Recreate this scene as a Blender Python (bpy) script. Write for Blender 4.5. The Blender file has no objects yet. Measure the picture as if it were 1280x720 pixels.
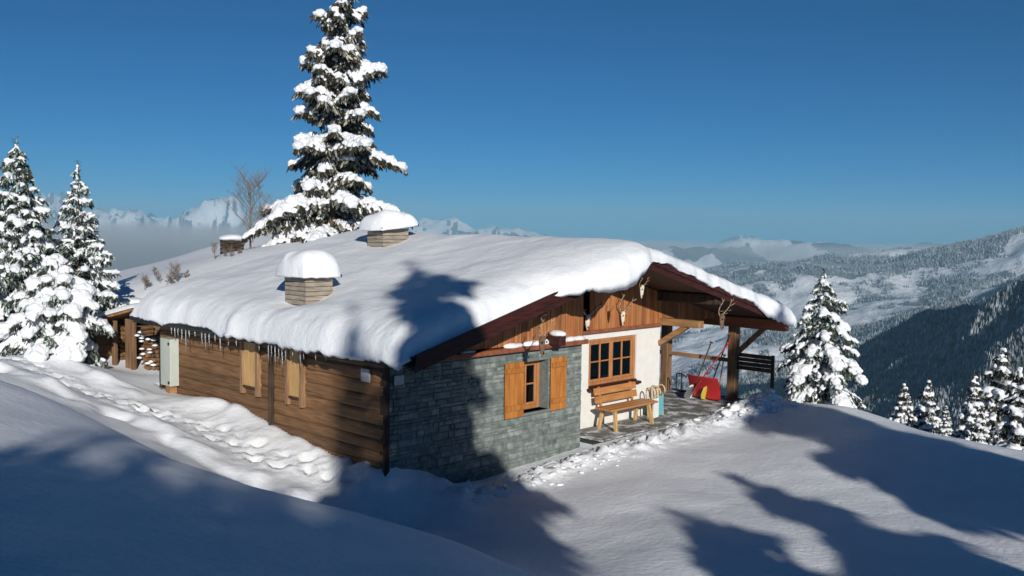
import bpy, math, random
import numpy as np
from mathutils import Matrix, Vector
SC = bpy.context.scene; COL = SC.collection
R = math.radians
# ---------------------------------------------------------------- camera model (also used to place things at their real distance)
FPX, PITCH, ROLL, YAW = 1190., R(3.6), R(.8), R(44)
cF = np.array([0, math.cos(PITCH), -math.sin(PITCH)]); cR0 = np.array([1., 0, 0]); cU0 = np.array([0, math.sin(PITCH), math.cos(PITCH)])
cR = cR0*math.cos(ROLL)+cU0*math.sin(ROLL); cU = -cR0*math.sin(ROLL)+cU0*math.cos(ROLL)
def ray(px, py): return cF+cR*(px-640)/FPX+cU*(360-py)/FPX
def atz(px, py, z): d = ray(px, py); return d*z/d[2]
def atY(px, py, Y): d = ray(px, py); return d*Y/d[1]
HW = np.array([math.sin(YAW), math.cos(YAW), 0]); HL = np.array([-math.cos(YAW), math.sin(YAW), 0])
HC = np.array([-2.05, 15.5, 0])
FLOOR = -4.2
def hut(u, v, z=0): return HC+HW*u+HL*v+np.array([0, 0, z+FLOOR])
SUN_B, SUN_E = R(13), R(19)
SUNV = np.array([math.sin(SUN_B)*math.cos(SUN_E), -math.cos(SUN_B)*math.cos(SUN_E), math.sin(SUN_E)])
# ---------------------------------------------------------------- object helpers
def link(o): COL.objects.link(o); return o
def tag(o, label=None, cat=None, group=None, kind=None):
    for k, v in (('label', label), ('category', cat), ('group', group), ('kind', kind)):
        if v: o[k] = v
    return o
def empty(name, loc, rz=0, **k):
    o = bpy.data.objects.new(name, None); o.location = [float(c) for c in loc]; o.rotation_euler = (0, 0, rz); o.empty_display_size = .2
    return tag(link(o), **k)
def copy_tree(o, parent=None):
    c = o.copy(); link(c)
    if parent: c.parent = parent
    for ch in o.children: copy_tree(ch, c)
    return c
class MB:
    def __init__(s): s.v = []; s.f = []; s.t = []; s.m = []; s.cur = 0
    def add(s, vs, fs, tint=None):
        n = len(s.v); s.v += [tuple(map(float, p)) for p in vs]
        tt = random.random() if tint is None else tint
        for f in fs: s.f.append(tuple(i+n for i in f)); s.t.append(tt); s.m.append(s.cur)
        return s
    def box(s, a, b, tint=None):
        x0, y0, z0 = a; x1, y1, z1 = b
        return s.add([(x0,y0,z0),(x1,y0,z0),(x1,y1,z0),(x0,y1,z0),(x0,y0,z1),(x1,y0,z1),(x1,y1,z1),(x0,y1,z1)],
                     [(0,3,2,1),(4,5,6,7),(0,1,5,4),(1,2,6,5),(2,3,7,6),(3,0,4,7)], tint)
    def bbox(s, a, b, e=.008, tint=None):     # box with chamfered edges
        a = np.array(a, float); b = np.array(b, float); lo = np.minimum(a, b); hi = np.maximum(a, b); e = min(e, (hi-lo).min()*.3)
        vs = []; idx = {}
        for i in range(8):
            c = [hi[k] if i >> k & 1 else lo[k] for k in range(3)]
            for ax in range(3):
                p = list(c)
                for k in range(3):
                    if k != ax: p[k] += -e if i >> k & 1 else e
                idx[(i, ax)] = len(vs); vs.append(p)
        fs = []
        for ax in range(3):
            o1, o2 = (ax+1) % 3, (ax+2) % 3
            for sd in (0, 1):
                q = [(sd << ax) | (p << o1) | (r << o2) for p, r in ((0,0),(1,0),(1,1),(0,1))]
                f = [idx[(i, ax)] for i in q]; fs.append(f if sd else f[::-1])
            # edges along ax
            for p in (0, 1):
                for r in (0, 1):
                    i0 = (p << o1) | (r << o2); i1 = i0 | (1 << ax)
                    f = [idx[(i0, o1)], idx[(i1, o1)], idx[(i1, o2)], idx[(i0, o2)]]; fs.append(f if p == r else f[::-1])
        for i in range(8):
            f = [idx[(i, 0)], idx[(i, 1)], idx[(i, 2)]]; fs.append(f if bin(i).count('1') % 2 else f[::-1])
        return s.add(vs, fs, tint)
    def bar(s, p, q, w, h, up=(0, 0, 1), tint=None, e=.006):
        p = Vector(p); q = Vector(q); d = (q-p); L = d.length; d.normalize(); up = Vector(up)
        x = d.cross(up)
        if x.length < 1e-4: x = d.cross(Vector((1, 0, 0)))
        x.normalize(); u = x.cross(d)
        b = MB(); b.bbox((-w/2, 0, -h/2), (w/2, L, h/2), e)
        return s.add([p+x*a[0]+d*a[1]+u*a[2] for a in b.v], b.f, tint)
    def tube(s, pts, rad, n=8, tint=None, cap=True):
        pts = [Vector(p) for p in pts]; k = len(pts)
        rad = [rad]*k if isinstance(rad, (int, float)) else list(rad)
        vs = []; px = None
        for i, p in enumerate(pts):
            t = (pts[min(i+1, k-1)]-pts[max(i-1, 0)]).normalized()
            if px is None: px = t.cross(Vector((0, 0, 1))) if abs(t.z) < .95 else t.cross(Vector((0, 1, 0)))
            px = (px-t*px.dot(t)).normalized(); py = t.cross(px)
            for j in range(n):
                a = 2*math.pi*j/n; vs.append(p+(px*math.cos(a)+py*math.sin(a))*rad[i])
        fs = [(i*n+j, i*n+(j+1) % n, (i+1)*n+(j+1) % n, (i+1)*n+j) for i in range(k-1) for j in range(n)]
        if cap: fs += [tuple(range(n))[::-1], tuple(range((k-1)*n, k*n))]
        return s.add(vs, fs, tint)
    def poly(s, pts, thick, axis, tint=None):     # polygon extruded along a vector
        n = len(pts); a = [Vector(p) for p in pts]; d = Vector(axis)*thick
        return s.add(a+[p+d for p in a], [tuple(range(n))[::-1], tuple(range(n, 2*n))]+[(i, (i+1) % n, n+(i+1) % n, n+i) for i in range(n)], tint)
    def lump(s, c, r, seed=0, amp=.18, sub=2, rot=0, tint=None):
        bv, bf = ico(sub); rs = np.random.RandomState(seed)
        k = rs.normal(size=(6, 3))*1.6; ph = rs.uniform(0, 6.28, 6)
        n = np.sin(bv@k.T+ph).sum(1)/6
        p = bv*(1+amp*n[:, None]*1.6)*np.array(r)
        cr, sr = math.cos(rot), math.sin(rot)
        p = np.stack([p[:, 0]*cr-p[:, 1]*sr, p[:, 0]*sr+p[:, 1]*cr, p[:, 2]], 1)+np.array(c)
        return s.add(p, bf, tint)
    def build(s, name, mats, parent=None, smooth=False):
        return mesh(name, s.v, s.f, mats, parent, smooth, s.t, s.m)
def mesh(name, v, f, mats, parent=None, smooth=False, tint=None, mi=None):
    me = bpy.data.meshes.new(name)
    me.from_pydata([tuple(p) for p in v] if not isinstance(v, np.ndarray) else v.tolist(), [], f if not isinstance(f, np.ndarray) else f.tolist())
    mats = mats if isinstance(mats, (list, tuple)) else [mats]
    for m in mats: me.materials.append(m)
    n = len(me.polygons)
    if tint is not None and len(tint) == n:
        a = me.attributes.new('tint', 'FLOAT', 'FACE'); a.data.foreach_set('value', np.array(tint, dtype=np.float32))
    if mi is not None and len(mats) > 1: me.polygons.foreach_set('material_index', np.array(mi, dtype=np.int32))
    if smooth: me.polygons.foreach_set('use_smooth', np.ones(n, dtype=bool))
    me.update()
    o = bpy.data.objects.new(name, me); link(o)
    if parent: o.parent = parent
    return o
_ico = {}
def ico(sub):
    if sub not in _ico:
        import bmesh
        b = bmesh.new(); bmesh.ops.create_icosphere(b, subdivisions=sub, radius=1)
        b.verts.ensure_lookup_table()
        _ico[sub] = (np.array([q.co[:] for q in b.verts]), [tuple(q.index for q in f.verts) for f in b.faces]); b.free()
    return _ico[sub]
# value noise in numpy
def _hash(ix, iy, seed):
    h = (ix*374761393+iy*668265263+seed*1442695041) & 0xffffffff
    h = ((h ^ (h >> 13))*1274126177) & 0xffffffff
    return ((h ^ (h >> 16)) & 0xffff)/65535.
def vnoise(x, y, seed=0):
    x = np.asarray(x, float); y = np.asarray(y, float)
    ix = np.floor(x).astype(np.int64); iy = np.floor(y).astype(np.int64); fx = x-ix; fy = y-iy
    fx = fx*fx*fx*(fx*(fx*6-15)+10); fy = fy*fy*fy*(fy*(fy*6-15)+10)
    a = _hash(ix, iy, seed); b = _hash(ix+1, iy, seed); c = _hash(ix, iy+1, seed); d = _hash(ix+1, iy+1, seed)
    return (a*(1-fx)+b*fx)*(1-fy)+(c*(1-fx)+d*fx)*fy-.5
def fbm(x, y, oct=4, seed=0, gain=.5):
    t = 0; a = 1; 
    for i in range(oct): t = t+a*vnoise(x*2**i+i*17.3, y*2**i-i*9.1, seed+i); a *= gain
    return t
def sstep(a, b, x): t = np.clip((x-a)/(b-a), 0, 1); return t*t*(3-2*t)
# ---------------------------------------------------------------- materials
def mat(name, c1, c2=None, scale=4, rough=.7, bump=0, bscale=None, stretch=(1, 1, 1), tint=None, detail=5, spec=.3, contrast=(.35, .65), bdist=.02, sss=0, metal=0, coords='Object'):
    m = bpy.data.materials.new(name); m.use_nodes = True; nt = m.node_tree; N = nt.nodes; L = nt.links
    b = N['Principled BSDF']; b.inputs['Roughness'].default_value = rough; b.inputs['Specular IOR Level'].default_value = spec; b.inputs['Metallic'].default_value = metal
    tc = N.new('ShaderNodeTexCoord'); mp = N.new('ShaderNodeMapping'); mp.inputs['Scale'].default_value = stretch; L.new(tc.outputs[coords], mp.inputs[0])
    no = N.new('ShaderNodeTexNoise'); no.inputs['Scale'].default_value = scale; no.inputs['Detail'].default_value = detail; L.new(mp.outputs[0], no.inputs['Vector'])
    cr = N.new('ShaderNodeValToRGB'); cr.color_ramp.elements[0].position, cr.color_ramp.elements[1].position = contrast
    cr.color_ramp.elements[0].color = (*c1, 1); cr.color_ramp.elements[1].color = (*(c2 or c1), 1); L.new(no.outputs[0], cr.inputs[0])
    out = cr.outputs[0]
    if tint:    # per-piece brightness / hue
        at = N.new('ShaderNodeAttribute'); at.attribute_name = 'tint'
        r2 = N.new('ShaderNodeValToRGB'); els = r2.color_ramp.elements
        els[0].color = (*tint[0], 1); els[1].color = (*tint[-1], 1)
        for i, c in enumerate(tint[1:-1]): e = els.new((i+1)/(len(tint)-1)); e.color = (*c, 1)
        L.new(at.outputs['Fac'], r2.inputs[0])
        mx = N.new('ShaderNodeMix'); mx.data_type = 'RGBA'; mx.blend_type = 'MULTIPLY'; mx.inputs[0].default_value = 1
        L.new(out, mx.inputs[6]); L.new(r2.outputs[0], mx.inputs[7]); out = mx.outputs[2]
    L.new(out, b.inputs['Base Color'])
    if bump:
        n2 = N.new('ShaderNodeTexNoise'); n2.inputs['Scale'].default_value = bscale or scale*2; n2.inputs['Detail'].default_value = 6; L.new(mp.outputs[0], n2.inputs['Vector'])
        bp = N.new('ShaderNodeBump'); bp.inputs['Strength'].default_value = bump; bp.inputs['Distance'].default_value = bdist
        L.new(n2.outputs[0], bp.inputs['Height']); L.new(bp.outputs[0], b.inputs['Normal'])
    if sss: b.inputs['Subsurface Weight'].default_value = sss; b.inputs['Subsurface Radius'].default_value = (.3, .5, .8); b.inputs['Subsurface Scale'].default_value = .05
    return m
M = {}
M['snow'] = mat('snow', (.80, .83, .88), (.85, .87, .90), 1.5, .55, .45, 11, bdist=.03, spec=.25)
M['snow_tree'] = mat('snow_tree', (.76, .78, .82), (.82, .84, .87), 3, .6, .5, 14, bdist=.03, spec=.2)
def snowgrain():     # fine wind-packed grain on top of the soft bump
    m = M['snow']; nt = m.node_tree; N = nt.nodes; L = nt.links; B = N['Principled BSDF']; old = B.inputs['Normal'].links[0].from_node
    mp = N['Mapping']; m2 = N.new('ShaderNodeMapping'); m2.inputs['Scale'].default_value = (1, 2.6, 1); m2.inputs['Rotation'].default_value = (0, 0, .5); L.new(N['Texture Coordinate'].outputs['Object'], m2.inputs[0])
    n = N.new('ShaderNodeTexNoise'); n.inputs['Scale'].default_value = 16; n.inputs['Detail'].default_value = 9; n.inputs['Roughness'].default_value = .72; L.new(m2.outputs[0], n.inputs['Vector'])
    b = N.new('ShaderNodeBump'); b.inputs['Strength'].default_value = .5; b.inputs['Distance'].default_value = .02; L.new(n.outputs[0], b.inputs['Height']); L.new(old.outputs[0], b.inputs['Normal']); L.new(b.outputs[0], B.inputs['Normal'])
snowgrain()
M['log'] = mat('log_wall', (.145, .078, .038), (.265, .152, .076), 2.2, .75, .5, 6, stretch=(14, .9, 14), tint=[(.55, .55, .55), (1, .95, .9), (1.15, 1.05, .95)], bdist=.015)
M['board'] = mat('gable_board', (.28, .115, .043), (.47, .22, .092), 2.0, .65, .35, 5, stretch=(14, 14, .8), tint=[(.62, .55, .5), (1, .95, .9), (1.1, 1.0, .9), (.8, .6, .5)], bdist=.01)
M['maroon'] = mat('fascia', (.030, .008, .007), (.06, .014, .011), 3, .6, .3, 8, stretch=(1, 8, 8))
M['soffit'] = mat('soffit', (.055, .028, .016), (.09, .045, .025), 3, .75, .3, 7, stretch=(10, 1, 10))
M['beam'] = mat('beam', (.24, .12, .05), (.38, .21, .09), 2, .65, .35, 6, stretch=(6, 1, 6), bdist=.01)
M['redbeam'] = mat('red_beam', (.20, .06, .03), (.30, .105, .05), 2, .6, .35, 6, stretch=(6, 1, 6), bdist=.01)
M['post'] = mat('post', (.13, .07, .038), (.24, .14, .075), 2, .7, .4, 6, stretch=(6, 6, .8), bdist=.01)
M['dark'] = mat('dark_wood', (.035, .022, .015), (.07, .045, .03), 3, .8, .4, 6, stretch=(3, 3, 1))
M['shutter'] = mat('shutter_pine', (.34, .125, .025), (.50, .21, .05), 2.2, .5, .25, 6, stretch=(9, 9, .9), tint=[(.85, .8, .75), (1.1, 1.05, 1)], bdist=.006)
M['frame'] = mat('window_wood', (.34, .14, .05), (.46, .21, .08), 3, .5, .2, 8, stretch=(5, 5, 1))
M['palewood'] = mat('pale_pine', (.44, .26, .10), (.60, .38, .16), 2.5, .6, .25, 7, stretch=(8, 8, .9), bdist=.006)
M['bench'] = mat('bench_pine', (.36, .16, .055), (.50, .25, .09), 2.2, .5, .2, 7, stretch=(.9, 9, 9), tint=[(.85, .8, .75), (1.1, 1.05, 1)], bdist=.006)
M['plaster'] = mat('white_plaster', (.70, .69, .65), (.75, .74, .70), 6, .85, .25, 30, bdist=.01)
M['stone'] = mat('stone_cladding', (.12, .138, .138), (.235, .26, .254), 7, .7, .8, 16, tint=[(.68, .74, .72), (.9, .97, .93), (1.0, .98, .94), (.8, .9, .87), (1.08, 1.08, 1.04), (1.4, 1.36, 1.3)], bdist=.008)
M['mortar'] = mat('mortar', (.13, .15, .142), (.19, .21, .20), 12, .9, .4, 30)
M['slab'] = mat('terrace_stone', (.13, .13, .115), (.22, .215, .19), 3.5, .8, .5, 14, bdist=.01)
M['cabinet'] = mat('cabinet_paint', (.44, .48, .43), (.50, .54, .49), 2, .45, .05, 9)
M['black'] = mat('black_metal', (.012, .012, .013), (.02, .02, .022), 6, .45)
M['metal'] = mat('grey_metal', (.25, .25, .26), (.35, .35, .36), 6, .4, metal=.6)
M['redplastic'] = mat('red_plastic', (.42, .018, .022), (.5, .03, .03), 3, .4, .1, 8, spec=.5)
M['redpaint'] = mat('red_paint', (.38, .03, .03), (.45, .05, .05), 5, .5)
M['yellow'] = mat('yellow_plastic', (.45, .38, .05), (.55, .47, .08), 4, .5)
M['white'] = mat('white_cloth', (.75, .75, .76), (.82, .82, .83), 4, .8, .2, 12)
M['teal'] = mat('teal_webbing', (.10, .34, .38), (.14, .42, .45), 30, .8, .4, 60)
M['bone'] = mat('bone', (.62, .54, .42), (.75, .68, .56), 9, .6, .4, 20)
M['antler'] = mat('antler', (.30, .19, .11), (.52, .40, .28), 8, .6, .4, 30)
M['shaggy'] = mat('old_skull', (.13, .08, .05), (.24, .15, .10), 9, .8, .5, 20)
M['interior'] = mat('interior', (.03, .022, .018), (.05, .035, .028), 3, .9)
M['bark'] = mat('bark', (.07, .05, .038), (.13, .095, .07), 6, .9, .8, 14, stretch=(3, 3, .7))
M['needle'] = mat('needles', (.018, .020, .013), (.045, .038, .024), 3, .75, tint=[(.5, .5, .5), (.8, .8, .75), (1.0, 1.0, .9), (1.3, 1.3, 1.2), (8, 8.6, 12), (12, 13, 17)])
M['needle2'] = mat('frosted_needles', (.040, .048, .036), (.062, .068, .052), 3, .75, tint=[(.4, .42, .38), (.7, .72, .65), (1.0, 1.0, .95), (5, 5.2, 6), (10, 10.5, 13)])
M['ash'] = mat('ash_wood', (.50, .36, .20), (.64, .50, .32), 2.5, .5, .2, 7, stretch=(8, 8, .9))
M['sideframe'] = mat('side_frame', (.20, .11, .06), (.33, .20, .11), 2.5, .7, .3, 7, stretch=(8, 8, .9), bdist=.006)
M['twig'] = mat('twigs', (.14, .11, .09), (.24, .19, .16), 6, .85)
M['brick'] = mat('chimney_board', (.26, .225, .185), (.42, .37, .31), 3, .8, .4, 10, stretch=(1.5, 1.5, 9), tint=[(.75, .73, .7), (1.05, 1.02, 1)])
M['firewood'] = mat('firewood', (.16, .09, .045), (.30, .19, .10), 5, .8, .4, 14, tint=[(.5, .45, .4), (1.1, 1, .9)])
M['paint_plate'] = mat('plate', (.45, .45, .46), (.6, .6, .6), 10, .4)
def glass():
    m = bpy.data.materials.new('window_glass'); m.use_nodes = True; nt = m.node_tree; N = nt.nodes; L = nt.links
    N.remove(N['Principled BSDF']); g = N.new('ShaderNodeBsdfGlossy'); g.inputs['Roughness'].default_value = .03
    t = N.new('ShaderNodeBsdfTransparent'); t.inputs[0].default_value = (.75, .78, .78, 1); fr = N.new('ShaderNodeFresnel'); fr.inputs[0].default_value = 1.5
    mx = N.new('ShaderNodeMixShader'); L.new(fr.outputs[0], mx.inputs[0]); L.new(t.outputs[0], mx.inputs[1]); L.new(g.outputs[0], mx.inputs[2]); L.new(mx.outputs[0], N['Material Output'].inputs[0])
    return m
M['glass'] = glass()
def icemat():
    m = bpy.data.materials.new('ice'); m.use_nodes = True; b = m.node_tree.nodes['Principled BSDF']
    b.inputs['Base Color'].default_value = (.86, .92, .96, 1); b.inputs['Roughness'].default_value = .12; b.inputs['Transmission Weight'].default_value = .75; b.inputs['IOR'].default_value = 1.31
    return m
M['ice'] = icemat()
# ---------------------------------------------------------------- ground
CP = []
def P3(p): CP.append(tuple(p))
for px, py, z in ((210,484,-3.62),(270,508,-3.7),(340,531,-3.78),(410,558,-3.88),(480,585,-3.98),(540,600,-4.37),(600,599,-4.56),(660,583,-4.5),(725,563,-4.42),
                  (100,452,-3.1),(130,492,-3.4),(200,512,-3.66),(260,545,-3.9),(330,583,-4.1),(400,603,-4.25),(480,625,-4.45),(560,645,-4.62),(620,660,-4.6),(700,690,-4.45),
                  (640,625,-4.55),(740,620,-4.45),(800,575,-4.4),(860,600,-4.4),(800,660,-4.35),(860,700,-4.25),(1000,560,-4.22),(1000,640,-4.26),(1000,720,-4.3),(930,540,-4.32),
                  (1130,600,-4.2),(1130,720,-4.15),(1280,640,-4.12),(1280,720,-4.05),(1000,506,-4.15),(1060,510,-4.15),(1100,520,-4.13),(1200,547,-4.1),(1280,562,-4.05),(960,503,-4.25)):
    P3(atz(px, py, z))
for q in ((-6.2,11.6,-1.95),(-3.6,9.3,-2.32),(-1.75,8.7,-2.52),(-.5,8.0,-2.66),(.62,7.2,-2.8),(-7.6,9.2,-1.75),(-3.2,6.4,-1.95),(-1.5,5,-1.92),(0,4.6,-2.0),(1.5,5.2,-2.5),(2.6,7.6,-3.5),(2.2,9.4,-4.1),
          (0,0,-1.6),(-4,1,-1.5),(3.5,2.5,-2.4),(6,4,-3.2),(-9.5,13.6,-2.2),(-11,10,-1.9),(-14,14,-2.6),(-9.5,17.5,-2.85),(-11,21,-2.95),(-13,23,-3.1),(-9.3,22.5,-3.5),(-8.3,21.4,-3.5),(-16,20,-3.0),(-20,28,-4.4),(-22,16,-3.6),
          (0,-8,-1.4),(10,-6,-1.9),(20,-10,-2.4),(5,-20,-1.2),(-15,-8,-1.2),(14,8,-3.6),(18,10,-4.2),(22,2,-3.6),(13,15,-4.05),(16,17,-5.5),(15,20,-7.2),(12.5,22,-6.6),(11,26.5,-7.8),(9,27.5,-6.6),(14.5,30,-12),(20,26,-13),(10,34,-11.5),
          (5,27,-5.0),(3.5,30,-6.2),(26,14,-9.5),(30,4,-7.5),(2,36,-6.5),(0,30,-4.2),(-3,31,-1.8),(-5,34,-.9),(-6.5,34,-.6),(-2,40,-3.6),(-9.5,35.5,-1.0),(-12,40,-1.4),(-4,24,-3.0),(-7,25,-2.7)):
    P3(q)
for px, py, Y in ((182,366,27),(260,339,29),(345,312,31),(160,338,46),(244,313,48),(335,291,50)): P3(atY(px, py, Y))
for q in ((-24,44,-3.6),(-12,58,-3.2),(-25,60,-6),(-34,40,-9),(-2,52,-5),(8,46,-17),(20,46,-27),(35,35,-30),(40,15,-20),(45,-10,-14),(40,-40,-6),(0,-50,0),(-40,-40,-2),(-40,0,-6),(-45,30,-14),(-40,70,-20),(-10,80,-14),(15,80,-42),(50,60,-55),(70,20,-45),(70,-30,-24),
          (120,0,-75),(120,80,-100),(60,120,-95),(0,130,-62),(-60,120,-60),(-110,60,-55),(-120,0,-40),(-110,-80,-14),(0,-120,6),(110,-100,-30)): P3(q)
CP = np.array(CP)
def tps(d2): return np.where(d2 > 1e-9, .5*d2*np.log(d2+1e-12), 0)
_n = len(CP); _d = ((CP[:, None, :2]-CP[None, :, :2])**2).sum(-1)
_A = np.zeros((_n+3, _n+3)); _A[:_n, :_n] = tps(_d)+np.eye(_n)*.02; _A[:_n, _n] = 1; _A[:_n, _n+1:] = CP[:, :2]; _A[_n:, :_n] = _A[:_n, _n:].T
_w = np.linalg.solve(_A, np.concatenate([CP[:, 2], np.zeros(3)]))
PATH = np.array([atz(-40, 440, -2.9)[:2], atz(60, 470, -3.15)[:2], atz(150, 500, -3.5)[:2], atz(240, 530, -3.85)[:2], atz(330, 565, -4.0)[:2], atz(420, 592, -4.2)[:2], atz(500, 625, -4.4)[:2]])
PRINTS = []
_r = random.Random(5)
for a_, b_ in zip(PATH[:-1], PATH[1:]):
    d_ = b_-a_; L_ = float(np.hypot(*d_)); d_ = d_/L_
    for k in range(int(L_/.26)):
        s_ = 1 if k % 2 else -1; c_ = a_+d_*(.26*k+_r.uniform(-.06, .06))+np.array([-d_[1], d_[0]])*(s_*.15+_r.uniform(-.12, .12)); t_ = math.atan2(d_[1], d_[0])+_r.uniform(-.35, .35)
        PRINTS.append((c_[0], c_[1], math.cos(t_), math.sin(t_), _r.uniform(.05, .11)))
def seg_dist(x, y, P):
    best = np.full(x.shape, 1e9)
    for a, b in zip(P[:-1], P[1:]):
        d = b-a; t = np.clip(((x-a[0])*d[0]+(y-a[1])*d[1])/(d@d), 0, 1)
        best = np.minimum(best, np.hypot(x-a[0]-t*d[0], y-a[1]-t*d[1]))
    return best
def ground_z(x, y):
    x = np.asarray(x, float); y = np.asarray(y, float); sh = x.shape; x = x.ravel(); y = y.ravel()
    z = np.zeros(x.shape)
    for i in range(0, len(x), 20000):
        xs, ys = x[i:i+20000], y[i:i+20000]
        z[i:i+20000] = tps((xs[:, None]-CP[None, :, 0])**2+(ys[:, None]-CP[None, :, 1])**2)@_w[:_n]+_w[_n]+_w[_n+1]*xs+_w[_n+2]*ys
    # drifts, footprints along the path, cleared snow by the walls
    z += .10*fbm(x*.35+3, y*.35, 3, 5)*sstep(1.0, 6, np.hypot(x, y))+.012*fbm(x*2.2, y*2.2, 3, 9)
    dp = seg_dist(x, y, PATH); mk = np.exp(-(dp/.55)**2)
    z += mk*(.07*fbm(x*1.9, y*1.9, 3, 21, .55)+.11*np.abs(fbm(x*4.3, y*4.3, 4, 23, .68))-.09)+np.exp(-((dp-1.0)/.35)**2)*.10*(1+2*fbm(x*1.5, y*1.5, 2, 31))
    j = np.where(dp < 1.6)[0]
    if len(j):
        for cx, cy, ca, sa, dep in PRINTS:
            ax_, ay_ = x[j]-cx, y[j]-cy; p_ = ax_*ca+ay_*sa; q_ = -ax_*sa+ay_*ca; e_ = (p_/.17)**2+(q_/.10)**2
            z[j] += -dep*np.exp(-e_**2)+.35*dep*np.exp(-((np.sqrt(e_)-1.35)/.35)**2)
    dt = seg_dist(x, y, PATH+np.array([-.75, -.95])); z -= .11*np.exp(-(dt/.22)**2)*(1+1.6*vnoise(x*2.2, y*2.2, 77))
    u = (x-HC[0])*HW[0]+(y-HC[1])*HW[1]; v = (x-HC[0])*HL[0]+(y-HC[1])*HL[1]
    fm = sstep(.3, 1.2, u)*(1-sstep(10.6, 11.6, u))*np.exp(-((v+.75+.25*(u > 5.0))/.38)**2)
    z += fm*(.06+.26*np.abs(fbm(x*3.6, y*3.6, 5, 41, .72)))
    ed = np.minimum(np.minimum(u+.05, 11.55-u), np.minimum(v+np.where(u > 5.0, .42+.12*vnoise(u*2.3, u*0, 3), -.25), 8.2-v))
    ins = sstep(0, .28, ed); z = z*(1-ins)+np.minimum(z, FLOOR-.12)*ins
    return z.reshape(sh)
def gz(x, y): return float(ground_z(np.array([x]), np.array([y]))[0])
def axis(lo, c0, c1, hi, st, g=1.07):
    a = list(np.arange(c0, c1, st)); s = st; l = c0; pre = []
    while l > lo: s *= g; l -= s; pre.append(l)
    s = st; h = a[-1]
    while h < hi: s *= g; h += s; a.append(h)
    return np.array(pre[::-1]+a)
gx = axis(-150, -12, 12.5, 150, .072); gy = axis(-150, 4, 25, 150, .072)
X, Y = np.meshgrid(gx, gy); Z = ground_z(X, Y); nx, ny = len(gx), len(gy)
idx = np.arange(nx*ny).reshape(ny, nx)
q = np.stack([idx[:-1, :-1], idx[:-1, 1:], idx[1:, 1:], idx[1:, :-1]], -1).reshape(-1, 4)
o = mesh('snowy_ground', np.stack([X, Y, Z], -1).reshape(-1, 3), q, M['snow'], smooth=True); tag(o, 'deep smooth snow drifts around the chalet', None, kind='structure')
# terrace slab
b = MB(); pts = [hut(5.0, -.55, -.02), hut(11.45, -.55, -.02), hut(11.45, 4.6, -.02), hut(8.5, 4.6, -.02), hut(8.5, .45, -.02), hut(5.0, .45, -.02)]
def slabmat():
    m = M['slab']; nt = m.node_tree; N = nt.nodes; L = nt.links; B = N['Principled BSDF']; src = B.inputs['Base Color'].links[0].from_socket
    tc = N['Texture Coordinate']; n = N.new('ShaderNodeTexNoise'); n.inputs['Scale'].default_value = 2.6; n.inputs['Detail'].default_value = 9; n.inputs['Roughness'].default_value = .68
    L.new(tc.outputs['Object'], n.inputs['Vector']); mr = N.new('ShaderNodeMapRange'); mr.inputs[1].default_value = .49; mr.inputs[2].default_value = .60; L.new(n.outputs[0], mr.inputs[0])
    mx = N.new('ShaderNodeMix'); mx.data_type = 'RGBA'; L.new(mr.outputs[0], mx.inputs[0]); L.new(src, mx.inputs[6]); mx.inputs[7].default_value = (.72, .74, .78, 1); L.new(mx.outputs[2], B.inputs['Base Color'])
slabmat()
b.poly(pts, .02, (0, 0, 1)); o = b.build('terrace', M['slab']); tag(o, 'grey stone terrace with trodden snow in front of the white wall', kind='structure')
# snow crumbs thrown along the front of the house
b = MB(); rs = random.Random(4)
for i in range(150):
    u = rs.uniform(.9, 11.0); v = -.72-.25*(u < 5)+rs.gauss(0, .17)
    p = hut(u, v); r = rs.uniform(.010, .034)*(1.25 if u < 5 else 1)*(1.5 if rs.random() < .04 else 1)
    b.lump((p[0], p[1], gz(p[0], p[1])+r*.1), (r*rs.uniform(.8, 2.0), r*rs.uniform(.8, 1.6), r*.6), i, .45, 2, rs.uniform(0, 6))
for i in range(90):
    u = rs.gauss(10.1, .45); v = -1.05+rs.gauss(0, .2); r = rs.uniform(.03, .13); p = hut(u, v)
    b.lump((p[0], p[1], gz(p[0], p[1])+r*.4), (r*rs.uniform(.9, 1.5), r*1.1, r*rs.uniform(.7, 1)), i+900, .3, 2, rs.uniform(0, 6))
o = b.build('snow_rubble', M['snow'], smooth=True); tag(o, 'broken lumps of shovelled snow along the stone wall and terrace edge', 'snow', kind='stuff')
# ---------------------------------------------------------------- chalet
house = empty('chalet', hut(0, 0, 0), math.pi/2-YAW, label='low alpine chalet of logs, grey stone and white plaster under a thick snow roof', cat='chalet')
def deck(u): return 3.72-.262*abs(u-5.35)
U0, U1, V0, V1 = -.42, 11.14, -1.2, 8.35; TH = .13
rs = random.Random(7)
# log wall, left side (plane u = 0)
b = MB(); z = -.4
while z < deck(0)-.1:
    h = rs.uniform(.19, .25); v = .02
    while v < 7.95:
        L = 7.95-v if v > 4.4 else 3.34-v if v < 3.3 else 7.95-v
        t = rs.random(); prof = [(.0, 0), (-.018, .012), (-.032, .05), (-.034, h-.05), (-.018, h-.012), (0, h)]
        nseg = 14; vs = []
        for k in range(nseg+1):
            vv = v+L*k/nseg; w = rs.uniform(-.006, .006)
            vs += [(pu+(w if 0 < j < 5 else 0), vv, z+pz) for j, (pu, pz) in enumerate(prof)]
        b.add(vs, [(k*6+j, k*6+j+1, k*6+6+j+1, k*6+6+j) for k in range(nseg) for j in range(5)]+[(0, 1, 2, 3, 4, 5), tuple(nseg*6+j for j in range(5, -1, -1))], t)
        v += L+.03
    z += h+.004
b.cur = 1; b.box((.0, .0, -.5), (.25, 8.0, 2.18), .5)
wl = b.build('timber_wall', [M['log'], M['dark']], house)
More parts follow.
